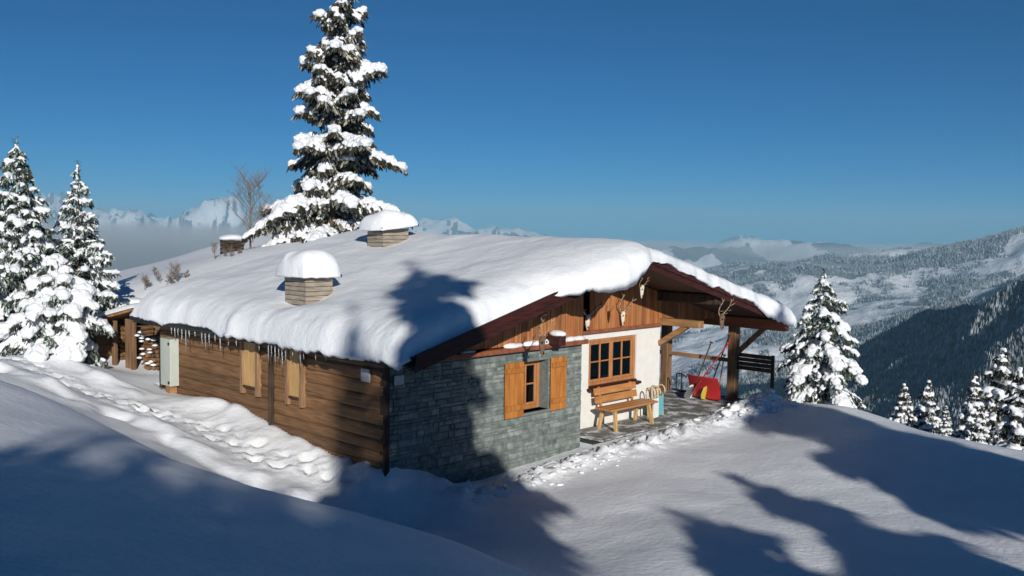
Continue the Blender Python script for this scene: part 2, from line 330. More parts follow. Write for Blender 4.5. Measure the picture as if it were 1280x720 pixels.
# stone wall, left half of the gable (plane v = 0), opening u 3.25..3.98, z .70..1.68
WO = (3.25, 4.0, .70, 1.67)
b = MB(); z = -.62
def stone(u0, u1, z0, z1):
    d = rs.uniform(.006, .022); g = .004; e = min(.012, (z1-z0)*.2); t = rs.random()
    a = [(u0+g, 0, z0+g), (u1-g, 0, z0+g), (u1-g, 0, z1-g), (u0+g, 0, z1-g)]
    c = [(u0+g+e*rs.uniform(.3, 1.5), -d, z0+g+e*rs.uniform(.3, 1.5)), (u1-g-e*rs.uniform(.3, 1.5), -d-rs.uniform(-.006, .006), z0+g+e*rs.uniform(.3, 1.5)), (u1-g-e*rs.uniform(.3, 1.5), -d-rs.uniform(-.006, .006), z1-g-e), (u0+g+e, -d, z1-g-e*rs.uniform(.3, 1.5))]
    b.add(a+c, [(4, 5, 6, 7), (0, 1, 5, 4), (1, 2, 6, 5), (2, 3, 7, 6), (3, 0, 4, 7)], t)
while z < 1.9:
    h = rs.choice((.06, .075, .09, .11, .135)); h = min(h, 1.91-z) if 1.91-z > .04 else .04
    u = 0
    while u < 5.0:
        w = rs.uniform(.11, .40)*(.8 if h < .1 else 1.0); u2 = min(5.0, u+w)
        if 5.0-u2 < .1: u2 = 5.0
        if z+h > WO[2] and z < WO[3] and u2 > WO[0] and u < WO[1]:
            if u < WO[0]-.05: stone(u, WO[0], z, z+h)
            elif u2 > WO[1]+.05: stone(WO[1], u2, z, z+h)
        elif h > .12 and rs.random() < .35: k = rs.uniform(.4, .6)*h; stone(u, u2, z, z+k); stone(u, u2, z+k, z+h)
        else: stone(u, u2, z, z+h)
        u = u2
    z += h
b.cur = 1
for (u0, u1, z0, z1) in ((0, WO[0], -.62, 1.91), (WO[1], 5.0, -.62, 1.91), (WO[0], WO[1], -.62, WO[2]), (WO[0], WO[1], WO[3], 1.91)): b.box((u0, .001, z0), (u1, .42, z1), .5)
b.build('stone_wall', [M['stone'], M['mortar']], house)
b = MB(); b.bbox((-.03, .02-.05, -.5), (.07, .12, 2.2), .01); b.build('corner_post', M['dark'], house)
# white plaster wall (plane v = .5), window opening
PO = (5.84, 7.52, .80, 1.86)
b = MB()
for (u0, u1, z0, z1) in ((5.0, PO[0], -.3, 2.0), (PO[1], 8.42, -.3, 2.0), (PO[0], PO[1], -.3, PO[2]), (PO[0], PO[1], PO[3], 2.0)): b.box((u0, .5, z0), (u1, .72, z1))
b.box((8.2, .72, -.3), (8.42, 7.8, 2.6)); b.box((0.3, 7.8, -.5), (8.42, 8.0, 2.6))
b.build('plaster_wall', M['plaster'], house)
# gable boarding
b = MB()
def boards(u0, u1, v, z0, under=.16):
    u = u0
    while u < u1-.02:
        w = min(rs.uniform(.13, .19), u1-u); za, zb = deck(u)-under, deck(u+w)-under; dv = rs.uniform(0, .012); g = .006
        if za > z0+.03 and zb > z0+.03:
            b.poly([(u+g, v-dv, z0), (u+w-g, v-dv, z0), (u+w-g, v-dv, zb), (u+g, v-dv, za)], .03, (0, 1, 0))
        u += w
boards(.35, 4.98, -.05, 2.02); b.build('gable_boarding', M['board'], house)
b = MB(); boards(5.80, 10.9, .46, 2.06); b.build('gable_boarding', M['board'], house)
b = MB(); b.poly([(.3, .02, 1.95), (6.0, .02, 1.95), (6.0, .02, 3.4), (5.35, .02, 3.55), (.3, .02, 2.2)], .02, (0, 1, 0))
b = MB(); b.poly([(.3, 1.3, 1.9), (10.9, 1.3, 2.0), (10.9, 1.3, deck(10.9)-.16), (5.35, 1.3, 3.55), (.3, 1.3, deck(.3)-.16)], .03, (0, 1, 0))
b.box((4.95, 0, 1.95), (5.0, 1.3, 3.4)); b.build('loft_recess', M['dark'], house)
b = MB(); b.bbox((.25, -.14, 1.90), (5.06, .05, 1.99), .01); b.build('ledge_beam', M['redbeam'], house)
b = MB()
for i in range(36):
    u = rs.uniform(2.75, 4.9); b.lump((u, -.07, 2.02), (rs.uniform(.1, .2), .07, rs.uniform(.035, .06)), i, .2, 2)
b.build('ledge_snow', M['snow_tree'], house, smooth=True); b = MB()
for i in range(7): u = rs.uniform(1.0, 1.9); b.lump((u, -.07, 2.0), (.12, .05, .025), i+50, .2, 2)
b.build('ledge_snow', M['snow_tree'], house, smooth=True)
b = MB(); b.bbox((5.02, .40, 2.0), (8.46, .5, 2.07), .01); b.build('wall_plate', M['redbeam'], house)
# roof deck, fascias, purlins
b = MB()
for ua, ub in ((U0, 5.35), (5.35, U1)):
    za, zb = deck(ua), deck(ub); b.add([(ua, V0, za-TH), (ub, V0, zb-TH), (ub, V1, zb-TH), (ua, V1, za-TH), (ua, V0, za), (ub, V0, zb), (ub, V1, zb), (ua, V1, za)], [(0,3,2,1),(4,5,6,7),(0,1,5,4),(2,3,7,6),(3,0,4,7),(1,2,6,5)])
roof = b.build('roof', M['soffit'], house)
for ua, ub in ((U0, 5.35), (U1, 5.35)):
    for dv, top, dep, amp in ((0, .03, .26, .0), (-.03, .05, .15, .022)):
        b = MB(); n = 90; up = []; lo = []
        for k in range(n+1):
            u = ua+(ub-ua)*k/n; zz = deck(u)
            up.append((u, V0-.03+dv, zz+top)); lo.append((u, V0-.03+dv, zz+top-dep-amp*abs(math.sin(u*11))))
        b.poly((up+lo[::-1]) if ua < ub else (up+lo[::-1])[::-1], .03, (0, 1, 0)); b.build('fascia_board', M['maroon'], house)
b = MB(); b.bbox((U0-.04, V0, deck(U0)-.2), (U0, V1, deck(U0)+.02), .006)
b.tube([(U0-.07, V0+.05, deck(U0)-.1), (U0-.07, V1, deck(U0)-.1)], .055, 8); b.build('eave_gutter', M['black'], house)
for u, zt, m, ve in ((2.66, None, 'dark', -1.05), (5.35, None, 'dark', -1.12), (8.3, None, 'dark', -1.1), (11.0, None, 'redbeam', -1.32)):
    zt = deck(u)-TH-.005; b = MB(); hh = .26 if u > 10 else .22; b.bbox((u-.11, ve, zt-hh), (u+.11, .45 if u < 9 else 4.6, zt), .012); b.build('purlin', M[m], house)
b = MB(); b.bbox((3.85, -.42, 1.97), (4.03, .0, 2.17), .012); jo = b.build('joist_end', M['maroon'], house)
b = MB(); b.lump((3.94, -.27, 2.2), (.13, .2, .06), 3, .15, 2); b.build('snow_cap', M['snow_tree'], jo, smooth=True)
# tie beam and brace at the plaster wall corner, posts, rails
b = MB(); b.bbox((8.3, -.62, 2.03), (8.5, .9, 2.19), .012); b.build('tie_beam', M['beam'], house)
b = MB(); b.bar((8.4, .48, 1.60), (8.4, -.25, 2.05), .12, .13, (1, 0, 0)); b.build('brace', M['beam'], house)
zt = deck(11.0)-TH-.26
for v in (.1, 2.1, 4.3):
    b = MB(); b.bbox((10.89, v-.11, -.06), (11.11, v+.11, zt), .015); b.build('post', M['post'], house)
b = MB(); b.bar((11.0, .0, 1.20), (11.0, -.72, zt+.02), .11, .12, (1, 0, 0)); b.build('brace', M['post'], house)
b = MB(); b.bbox((10.95, .21, .95), (11.05, 1.99, 1.04)); b.bbox((10.95, 2.21, .95), (11.05, 4.19, 1.04)); b.build('handrail', M['beam'], house)
b = MB()
for k in range(4): b.bbox((10.98, -1.0, .80+.105*k), (11.02, -.01, .895+.105*k), .006)
b.bbox((11.02, -.99, -.2), (11.08, -.91, 1.22)); b.build('railing_panel', M['dark'], house)
# snow blanket on the roof: a thick slab with rounded, uneven edges
def blanket():
    nu, nv = 190, 170; aa = np.linspace(0, 1, nu); bb = np.linspace(0, 1, nv)
    aa = .5-.5*np.cos(np.pi*aa)*.35-.65*(.5-aa); bb = .5-.5*np.cos(np.pi*bb)*.35-.65*(.5-bb)
    A, B = np.meshgrid(aa, bb)
    def lo_u(v): return U0-.10-.10*sstep(4.2, 3.9, v)-.04*vnoise(v*2.3, v*0+3, 1)-.10*vnoise(v*.7, v*0+3, 2)
    def hi_u(v): return U1+.03+.08*vnoise(v*1.3, v*0+8, 3)
    def lo_v(u): return V0+.05-.20*sstep(2.2, 3.3, u)-.26*np.exp(-((u-4.3)/.8)**2)-.12*sstep(9.6, 10.4, u)+.30*sstep(5.2, 5.42, u)*0-.16*np.exp(-((u-5.0)/.33)**2)+.06*sstep(5.2, 5.5, u)-.05*vnoise(u*1.9, u*0+1, 4)-.03*vnoise(u*6, u*0+4, 14)
    def hi_v(u): return V1+.05+.08*vnoise(u*1.1, u*0+5, 6)
    u = U0+(U1-U0)*A; v = V0+(V1-V0)*B
    for _ in range(3):
        lu, hu = lo_u(v), hi_u(v); lv, hv = lo_v(u), hi_v(u)
        u = lu+(hu-lu)*A; v = lv+(hv-lv)*B
    du0, du1, dv0, dv1 = u-lu, hu-u, v-lv, hv-v
    T = .44+.07*fbm(u*.5, v*.5, 3, 51)+.025*fbm(u*1.6, v*1.6, 4, 52, .6)
    T = T*(1-.38*sstep(5.1, 5.6, u)*sstep(3, -.5, v)); T = T-.10*np.exp(-((u-5.35)/.5)**2)*0
    T = T+.06*sstep(3.95, 4.25, v)*0+.04*np.exp(-((v-2.0)/1.5)**2)*np.exp(-((u+.2)/.8)**2)
    def rnd(d, r, p=2.3): q = np.clip(1-d/r, 0, 1); return np.clip(1-q**p, 0, 1)**(1/p)
    Rv = .40+1.0*sstep(.5, 3.5, u)*(1-sstep(5.0, 5.5, u))
    e = rnd(du0, .75)*rnd(du1, .5)*rnd(dv0, Rv)*rnd(dv1, .5)
    # ridge softened
    dz = 3.72-.262*(np.sqrt((u-5.35)**2+.25)-.06)
    z = dz+.01+T*e
    hang = np.exp(-(np.minimum(du0, dv0)/.35)**2); z = z+hang*(.05*fbm(u*3.1, v*3.1, 4, 57, .6)-.025*np.abs(fbm(u*1.3+v*1.3, z*7, 3, 58, .6)))
    # soft dips behind the chimneys
    for cu, cv, dd_ in ((.35, 2.8, .17), (4.1, 5.1, .10)): z -= dd_*np.exp(-(((u-cu)/.55)**2+((v-cv)/.6)**2))*e
    top = np.stack([u, v, z], -1)
    # skirts
    ring = [(0, j) for j in range(nu)]+[(i, nu-1) for i in range(1, nv)]+[(nv-1, j) for j in range(nu-2, -1, -1)]+[(i, 0) for i in range(nv-2, 0, -1)]
    rp = np.array([top[i, j] for i, j in ring]); uu, vv = rp[:, 0], rp[:, 1]
    front = np.array([i == 0 for i, j in ring]); left = np.array([j == 0 for i, j in ring]); right = np.array([j == nu-1 for i, j in ring])
    droop = np.where(front, .02+.30*np.exp(-((uu-4.3)/.72)**4)+.12*np.exp(-((uu-3.2)/.3)**2)+.05*sstep(6, 9, uu)+.16*sstep(9.5, 10.3, uu), .08)+.08*vnoise(uu*2.3+vv*2.3, vv*2, 61)+.06*np.abs(vnoise(uu*7+vv*7, vv*0, 62))+.03*vnoise(uu*19+vv*19, vv*0, 63)
    droop = np.maximum(droop, .0)
    cu, cv = (uu-5.4)/6, (vv-3.5)/5; nrm = np.hypot(cu, cv)
    inx = np.where(left, 1., np.where(right, -1., 0.)); iny = np.where(front, 1., 0.)+np.where(~front & ~left & ~right, -1., 0.)
    r1 = np.stack([uu-inx*.03, vv-iny*.03, rp[:, 2]-droop*.45], -1); r2 = np.stack([uu+inx*.02, vv+iny*.02, rp[:, 2]-droop], -1); r3 = np.stack([uu+inx*.14, vv+iny*.10, rp[:, 2]-droop*.6], -1)
    r4 = np.stack([uu+inx*.25, vv+iny*.25, deck(0)*0+3.72-.262*np.abs(uu+inx*.25-5.35)-.03], -1)
    V = np.concatenate([top.reshape(-1, 3), r1, r2, r3, r4]); nr = len(ring); base = nu*nv
    I = np.arange(nu*nv).reshape(nv, nu); F = [tuple(q) for q in np.stack([I[:-1, :-1], I[:-1, 1:], I[1:, 1:], I[1:, :-1]], -1).reshape(-1, 4)]
    prev = [i*nu+j for i, j in ring]
    for k in range(4):
        cur = [base+k*nr+t for t in range(nr)]
        F += [(prev[t], cur[t], cur[(t+1) % nr], prev[(t+1) % nr]) for t in range(nr)]; prev = cur
    mesh('snow_blanket', V, F, M['snow'], house, True)
    return top
TOP = blanket()
# chimneys
def chimney(u, v, du, dv, zb, zt, capz, tilt, seed, over=.12):
    b = MB(); z = zb
    while z < zt-.02:
        h = .085; k = rs.uniform(-.004, .004); b.bbox((u-k, v-k, z), (u+du+k, v+dv+k, z+h-.008), .006); z += h
    b.cur = 1; b.box((u+.02, v+.02, zb), (u+du-.02, v+dv-.02, zt-.02))
    c = b.build('chimney', [M['brick'], M['dark']], house)
    o = over; b = MB(); z0, z1 = zt-tilt*du/2, zt+tilt*du/2
    b.add([(u-o, v-o, z0), (u+du+o, v-o, z1), (u+du+o, v+dv+o, z1), (u-o, v+dv+o, z0), (u-o, v-o, z0+.045), (u+du+o, v-o, z1+.045), (u+du+o, v+dv+o, z1+.045), (u-o, v+dv+o, z0+.045)], [(0,3,2,1),(4,5,6,7),(0,1,5,4),(1,2,6,5),(2,3,7,6),(3,0,4,7)])
    b.build('chimney_lid', M['black'], c)
    # pillow of snow
    n = 34; g = np.linspace(-1, 1, n); g = np.sign(g)*np.abs(g)**.75; A, B = np.meshgrid(g, g); o2 = o+.05
    uu = u+du/2+A*(du/2+o2)*(1-.10*B*B); vv = v+dv/2+B*(dv/2+o2)*(1-.10*A*A); uu += .02*vnoise(A*3+seed, B*3, 7); vv += .02*vnoise(A*3, B*3+seed, 8)
    pr = np.clip(1-np.abs(A)**3.2, 0, 1)**.42*np.clip(1-np.abs(B)**3.2, 0, 1)**.42
    bz = zt+.045+tilt*(uu-u-du/2)
    zz = bz+capz*pr*(1+.25*fbm(uu*2, vv*2, 2, seed))-.02
    lo = bz-.035*(1-pr)+.02*vnoise(uu*9, vv*9, 5)*(1-pr)
    V = np.concatenate([np.stack([uu, vv, zz], -1).reshape(-1, 3), np.stack([uu, vv, lo-.015], -1).reshape(-1, 3)]); I = np.arange(n*n).reshape(n, n)
    F = [tuple(q) for q in np.stack([I[:-1, :-1], I[:-1, 1:], I[1:, 1:], I[1:, :-1]], -1).reshape(-1, 4)]; F += [tuple(x+n*n for x in q[::-1]) for q in F]
    rg = [(0, j) for j in range(n)]+[(i, n-1) for i in range(1, n)]+[(n-1, j) for j in range(n-2, -1, -1)]+[(i, 0) for i in range(n-2, 0, -1)]
    rr = [i*n+j for i, j in rg]; F += [(rr[k], rr[k]+n*n, rr[(k+1) % len(rr)]+n*n, rr[(k+1) % len(rr)]) for k in range(len(rr))]
    mesh('snow_cap', V, F, M['snow'], c, True)
chimney(.2, 2.61, .60, .70, 2.3, 3.24, .50, 0, 3)
chimney(3.8, 4.9, .74, .60, 3.4, 4.17, .36, .12, 9, .17)
# front windows
def window(u0, u1, z0, z1, v, lights, cols=2, rows=2, depth=.5, sill=True, fm='frame'):
    b = MB(); w = .07
    b.bbox((u0, v, z0), (u0+w, v+.08, z1)); b.bbox((u1-w, v, z0), (u1, v+.08, z1)); b.bbox((u0+w, v, z1-w), (u1-w, v+.08, z1)); b.bbox((u0+w, v, z0), (u1-w, v+.08, z0+w))
    fr = b.build('window', M[fm], house)
    n = lights; L = (u1-u0-2*w)/n
    for k in range(n):
        a, c = u0+w+k*L, u0+w+(k+1)*L; b = MB(); s = .055; y0, y1 = v+.015, v+.06
        b.bbox((a+.003, y0, z0+w), (a+s, y1, z1-w)); b.bbox((c-s, y0, z0+w), (c-.003, y1, z1-w)); b.bbox((a+s, y0, z1-w-s), (c-s, y1, z1-w)); b.bbox((a+s, y0, z0+w), (c-s, y1, z0+w+s))
        for i in range(1, cols): x = a+s+(c-a-2*s)*i/cols; b.bbox((x-.014, y0+.005, z0+w+s), (x+.014, y1-.005, z1-w-s))
        for j in range(1, rows): y = z0+w+s+(z1-z0-2*w-2*s)*j/rows; b.bbox((a+s, y0+.005, y-.014), (c-s, y1-.005, y+.014))
        b.build('casement', M[fm], fr)
        b = MB(); b.box((a+s, v+.042, z0+w+s), (c-s, v+.046, z1-w-s)); b.build('pane', M['glass'], fr)
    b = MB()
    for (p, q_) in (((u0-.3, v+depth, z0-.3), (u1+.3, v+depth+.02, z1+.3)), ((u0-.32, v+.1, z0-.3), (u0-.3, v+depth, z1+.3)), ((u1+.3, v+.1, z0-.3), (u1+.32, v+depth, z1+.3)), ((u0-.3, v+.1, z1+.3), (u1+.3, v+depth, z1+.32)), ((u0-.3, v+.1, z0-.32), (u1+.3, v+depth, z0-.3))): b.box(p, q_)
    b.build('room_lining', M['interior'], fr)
    return fr
def curtain(fr, u0, u1, z0, z1, v, n=5):
    b = MB(); k = 40; vs = []
    for i in range(k+1):
        u = u0+(u1-u0)*i/k; dv = .018*math.sin(i/k*n*6.28)
        vs += [(u, v+dv, z0), (u, v+dv, z1)]
    b.add(vs, [(2*i, 2*i+2, 2*i+3, 2*i+1) for i in range(k)]); b.build('curtain', M['white'], fr, True)
f1 = window(WO[0], WO[1], WO[2], WO[3], .22, 1, 2, 2, .7)
curtain(f1, 3.62, 3.92, .9, 1.6, .36); curtain(f1, 3.30, 3.40, .8, 1.6, .36, 2)
b = MB(); b.lump((3.72, .35, .86), (.09, .07, .09), 4, .1, 2); b.build('flower_pot', M['black'], f1, True)
b = MB(); b.bbox((WO[0]-.02, -.05, WO[2]-.05), (WO[1]+.02, .22, WO[2]), .006); b.build('sill', M['mortar'], f1)
f2 = window(PO[0], PO[1], PO[2]+.06, PO[3], .53, 2, 2, 2, .8)
curtain(f2, 7.10, 7.30, 1.0, 1.75, .72, 3)
b = MB(); b.bbox((6.05, .95, 1.0), (6.5, 1.0, 1.04)); b.bbox((6.05, .95, 1.12), (6.5, 1.0, 1.15)); b.bbox((6.1, .95, .8), (6.14, 1.0, 1.25)); b.build('chair_back', M['white'], f2)
b = MB(); b.bbox((PO[0]-.05, .38, PO[2]-.04), (PO[1]+.06, .62, PO[2]+.02), .008); b.bbox((PO[0], .47, PO[2]+.02), (PO[1], .56, PO[2]+.06), .004); b.build('sill', M['maroon'], f2)
for u0, u1 in ((2.74, 3.24), (4.01, 4.46)):
    b = MB(); n = 4
    for k in range(n): b.bbox((u0+(u1-u0)*k/n+.002, -.075, .66), (u0+(u1-u0)*(k+1)/n-.002, -.045, 1.70), .004)
    for z in (.80, 1.50): b.bbox((u0+.01, -.10, z), (u1-.01, -.076, z+.10), .006, .2)
    b.build('shutter', M['shutter'], house)
# side windows in the log wall
for va, vb in ((3.78, 4.44), (2.28, 2.84)):
    b = MB(); b.bbox((-.105, vb-.10, .90), (-.0, vb, 1.98), .008); fr = b.build('side_window', M['sideframe'], house)
    b = MB(); b.bbox((-.105, va, .90), (-.0, va+.10, 1.98), .008); b.build('jamb', M['sideframe'], fr)
    b = MB(); b.bbox((-.075, va+.10, 1.07), (-.04, vb-.10, 1.97), .004); b.build('shutter_panel', M['palewood'], fr)
    b = MB(); b.bbox((-.10, va+.10, 1.03), (-.036, vb-.10, 1.07), .006); b.build('sill', M['dark'], fr)
b = MB(); b.tube([(-.085, 3.36, deck(0)-.1), (-.085, 3.36, .2)], .04, 10); b.bbox((-.07, 3.31, .0), (-.0, 3.41, 2.1)); b.build('downpipe', M['dark'], house)
b = MB(); b.bbox((-.06, .36, 1.60), (-.036, .60, 1.82), .004); b.build('name_plate', M['paint_plate'], house)
b = MB(); b.bbox((.14, -.055, 1.58), (.34, -.032, 1.74), .004); b.build('name_plate', M['paint_plate'], house)
# meter cabinet at the back end of the log wall
b = MB(); b.bbox((-.24, 7.06, .70), (-.036, 7.52, 1.72), .008); cb = b.build('meter_cabinet', M['cabinet'], house)
b = MB()
for z in (.78, 1.62): b.bbox((-.256, 7.09, z-.03), (-.242, 7.15, z+.03), .003)
b.bbox((-.256, 7.50, .62), (-.242, 7.535, 1.74), .003); b.build('hinge', M['black'], cb)
b = MB(); b.bbox((-.20, 7.15, .2), (-.04, 7.36, .695), .006); b.build('cabinet_foot', M['beam'], cb)
# icicles along the eave
for v, L in ((6.5,.12),(6.35,.2),(6.22,.14),(6.05,.24),(5.88,.42),(5.74,.12),(5.5,.08),(5.22,.2),(5.08,.3),(4.93,.2),(4.7,.1),(4.5,.26),(4.2,.12),(3.9,.1),(3.1,.12),(2.78,.3),(2.68,.18),(2.56,.32),(2.44,.2),(2.33,.36),(2.22,.22),(2.0,.1),(1.76,.26),(1.66,.12),(1.3,.1),(1.0,.07)):
    z = deck(U0)-.20; u = U0-.06; k = rs.uniform(.7, 1.2)
    b = MB(); b.tube([(u, v, z+.06), (u, v+.004, z-L*.3), (u+.004, v, z-L*.7), (u, v, z-L)], [.013*k, .011*k, .006*k, .002], 7); b.build('icicle', M['ice'], house, True)
# ---------------------------------------------------------------- things around the chalet
RZ = math.pi/2-YAW
# bench
bn = empty('bench', hut(6.55, .03, 0), RZ, label='pine bench with slatted back under the window of the white wall', cat='bench')
for k in range(3): b = MB(); b.bbox((-.78, -.24+.155*k, .425), (.86, -.095+.155*k, .465), .01); b.build('seat', M['bench'], bn) if k == 0 else None
for o in list(bn.children): bpy.data.objects.remove(o)
b = MB()
for k in range(3): b.bbox((-.80, -.24+.155*k, .425), (.86, -.093+.155*k, .465), .01)
b.build('seat', M['bench'], bn)
b = MB()
for k in range(2): b.poly([(-.72, .235+.03*k, .53+.17*k), (.72, .235+.03*k, .53+.17*k), (.72, .265+.03*k, .67+.17*k), (-.72, .265+.03*k, .67+.17*k)], .032, (0, 1, -.1))
for x in (-.55, .55): b.bar((x, .24, .42), (x, .325, .86), .07, .03, (1, 0, 0))
b.build('backrest', M['bench'], bn)
for x in (-.60, .58):
    for y, dy in ((-.17, -.08), (.14, .08)):
        b = MB(); b.bar((x, y, .425), (x+(.05 if x > 0 else -.05), y+dy, -.01), .075, .06, (1, 0, 0)); b.build('leg', M['palewood'], bn)
# sledges standing on end
for k, (u, v, rz, lab) in enumerate(((7.62, .14, .15, 'wooden sledge standing upright right behind the end of the bench, nearer of the two sledges'), (7.93, .24, -.1, 'wooden sledge with turquoise webbing standing upright at the white wall corner, farther from the bench'))):
    s = empty('sledge', hut(u, v, 0), RZ+rz, label=lab, cat='sledge', group='sledges leaning beside the bench')
    for x in (-.13, .13):
        pts = [(x, .0, 0), (x, .02, .3), (x, .05, .58)]+[(x, .05-.105+.105*math.cos(a), .58+.125*math.sin(a)) for a in np.linspace(.3, 3.5, 10)]
        b = MB(); b.tube(pts, .017, 8); b.build('runner', M['ash'], s, True)
        b = MB(); b.bar((x, -.12, .02), (x, -.10, .5), .025, .025, (1, 0, 0)); b.build('side_rail', M['ash'], s)
    b = MB(); vs = []
    for i in range(17):
        z = .03+.43*i/16; vs += [(-.13, -.13+.004*(i % 2), z), (.13, -.13+.004*(i % 2), z)]
    b.add(vs, [(2*i, 2*i+1, 2*i+3, 2*i+2) for i in range(16)], .4); b.build('webbing', M['teal' if k else 'white'], s)
    b = MB()
    for z in (.12, .44): b = MB(); b.bar((-.14, -.06, z), (.14, -.06, z), .03, .03); b.build('crossbar', M['ash'], s)
# snow scoops lying on edge by the railing
for (u, v, rz, lab, sc) in ((10.62, .78, 1.47, 'wide red snow scoop with black tube handle standing on edge by the front post', 1.0),):
    s = empty('snow_scoop', hut(u, v, 0), RZ+rz, label=lab, cat='snow scoop')
    n = 14; vs = []
    for i in range(n+1):
        a = i/n; zz = .03+.56*a; y = .02+.14*a*a
        for x in np.linspace(-.60, .34, 7): vs.append((x, y+.05*(abs(x+.13)/.47)**4*-1, zz))
    F = [(i*7+j, i*7+j+1, i*7+8+j, i*7+7+j) for i in range(n) for j in range(6)]
    vs2 = [(x, y+.02, z) for x, y, z in vs]; m_ = len(vs)
    b = MB(); b.add(vs+vs2, F+[tuple(q+m_ for q in f[::-1]) for f in F]+[(j, j+m_, j+1+m_, j+1) for j in range(6)]+[(n*7+j, n*7+j+1, n*7+j+1+m_, n*7+j+m_) for j in range(6)], .5)
    b.build('pan', M['redplastic'], s, True)
    b = MB(); b.tube([(.34, .10, .14), (.52, .06, .10), (.70, .05, .10), (.735, .05, .16), (.735, .07, .50), (.70, .08, .56), (.52, .10, .56), (.34, .14, .50)], .017, 8)
    b.tube([(.55, .06, .10), (.55, .09, .56)], .015, 8); b.build('handle', M['black'], s, True)
# shovels leaning against the front post and rail
def shovel(p, q, lab, mh, mb, w=.17, grip=True):
    s = empty('snow_shovel', hut(*p), RZ, label=lab, cat='shovel', group='shovels leaning by the front post')
    p = Vector(p); d = Vector(q)-p; L = d.length; dn = d.normalized(); sx = dn.cross(Vector((0, 1, 0))).normalized(); nn = sx.cross(dn)
    b = MB(); b.tube([dn*.24, dn*(.6*L), dn*L], .017, 8)
    if grip: b.tube([dn*L-sx*.06, dn*L+sx*.06], .018, 8)
    b.build('handle', M[mh], s, True)
    b = MB(); pr = [(-.8, .0), (-1, .08), (-1, .28), (-.7, .34), (.7, .34), (1, .28), (1, .08), (.8, 0)]
    b.poly([sx*(a*w)+dn*c+nn*(.05*a*a) for a, c in pr], .012, nn); b.build('blade', M[mb], s)
shovel((10.28, .95, .0), (10.86, .12, 1.50), 'shovel with red handle and grey blade leaning across to the front post', 'redpaint', 'metal', .14)
shovel((10.55, .58, .0), (10.87, .16, 1.62), 'shovel with long black handle and yellow blade leaning against the front post', 'black', 'yellow', .19)
shovel((10.46, .98, .0), (10.80, .62, 1.42), 'shovel with thin dark shaft and white blade, farthest left of the leaning shovels', 'dark', 'white', .12)
shovel((10.72, .36, .0), (10.90, .30, 1.12), 'short wooden shovel with brown handle right against the front post base', 'beam', 'maroon', .15)
# wooden chest on the terrace beside the wall
t = empty('wooden_chest', hut(8.75, 1.6, 0), RZ, label='brown wooden chest on the terrace behind the white wall corner', cat='chest')
b = MB()
for k in range(4): b.bbox((-.25, -.5, .01+.15*k), (.3, .5, .155+.15*k), .008)
b.build('box', M['post'], t); b = MB(); b.bbox((-.28, -.53, .612), (.33, .53, .65), .01); b.build('lid', M['beam'], t)
# skulls with antlers
def skull(p, rz, tilt, s, label, mb='bone', ant=1., spread=1., down=False):
    t = empty('deer_skull', hut(*p), RZ+rz, label=label, cat='deer skull', group='antlered skulls on the gable')
    t.rotation_euler[0] = tilt
    bv, bf = ico(3); v = bv.copy(); z = v[:, 2]
    w = .55+.45*np.clip((z+1)/2, 0, 1)**.7; w = w*np.where(z > .35, 1.0, .78+.1*z); v[:, 0] *= .085*w; v[:, 1] = v[:, 1]*.065*w-.02*np.clip(-z, 0, 1)-.055
    v[:, 2] = z*.17-.02
    for sx in (-1, 1):   # eye sockets
        d = np.linalg.norm((v-np.array([sx*.06, -.09, .05]))/np.array([.04, .05, .035]), axis=1); v[:, 1] += .03*np.exp(-d**2)
    b = MB(); b.add(v*s, bf, .5); b.build('skull', M[mb], t, True)
    for sx in (-1, 1): b = MB(); b.lump((sx*.05*s, -.098*s, .05*s), (.018*s, .012*s, .02*s), 2, .05, 1); b.build('eye_socket', M['black'], t, True)
    b = MB(); b.lump((0, -.10*s, -.12*s), (.016*s, .012*s, .03*s), 2, .05, 1); b.build('nose_opening', M['black'], t, True)
    for sx in (-1, 1):
        b = MB(); f = s*ant
        main = [Vector((sx*x*spread, y, z))*f for x, y, z in ((.04, -.04, .12), (.12, -.03, .22), (.24, -.07, .34), (.30, -.14, .50), (.26, -.20, .66), (.20, -.22, .76))]
        b.tube(main, [.02*f, .018*f, .016*f, .014*f, .011*f, .004*f], 7)
        for k, (dx, dy, dz) in ((1, (.0, -.17, .07)), (2, (-.02, -.20, .06)), (3, (.14, -.10, .13)), (4, (.11, -.02, .14))):
            a = main[k]; e = a+Vector((sx*dx, dy, dz))*f; b.tube([a, (a+e)/2+Vector((0, -.02, -.01))*f, e], [.013*f, .010*f, .003*f], 6)
        b.build('antler', M['antler'], t, True)
    return t
skull((6.80, .40, 2.30), 0, .1, .95, 'white deer skull with dark antlers fixed on the boards above the wide window', ant=.75)
skull((5.55, .34, 2.30), -.45, .15, 1.0, 'deer skull with the largest pale antlers, hung in the dark loft recess', ant=1.05, spread=1.0)
skull((2.66, -.98, 2.16), .0, .1, 1.15, 'brown weathered skull with curled horns hanging over the stone wall', 'shaggy', .55, .7)
skull((5.35, -1.16, 3.02), 0, .15, .8, 'small deer skull fixed high at the end of the ridge beam', 'bone', .45)
skull((8.3, -1.14, 2.25), 0, .1, 1.1, 'brown skull with short antlers hanging under the right eave beside the tie beam', 'shaggy', .6)
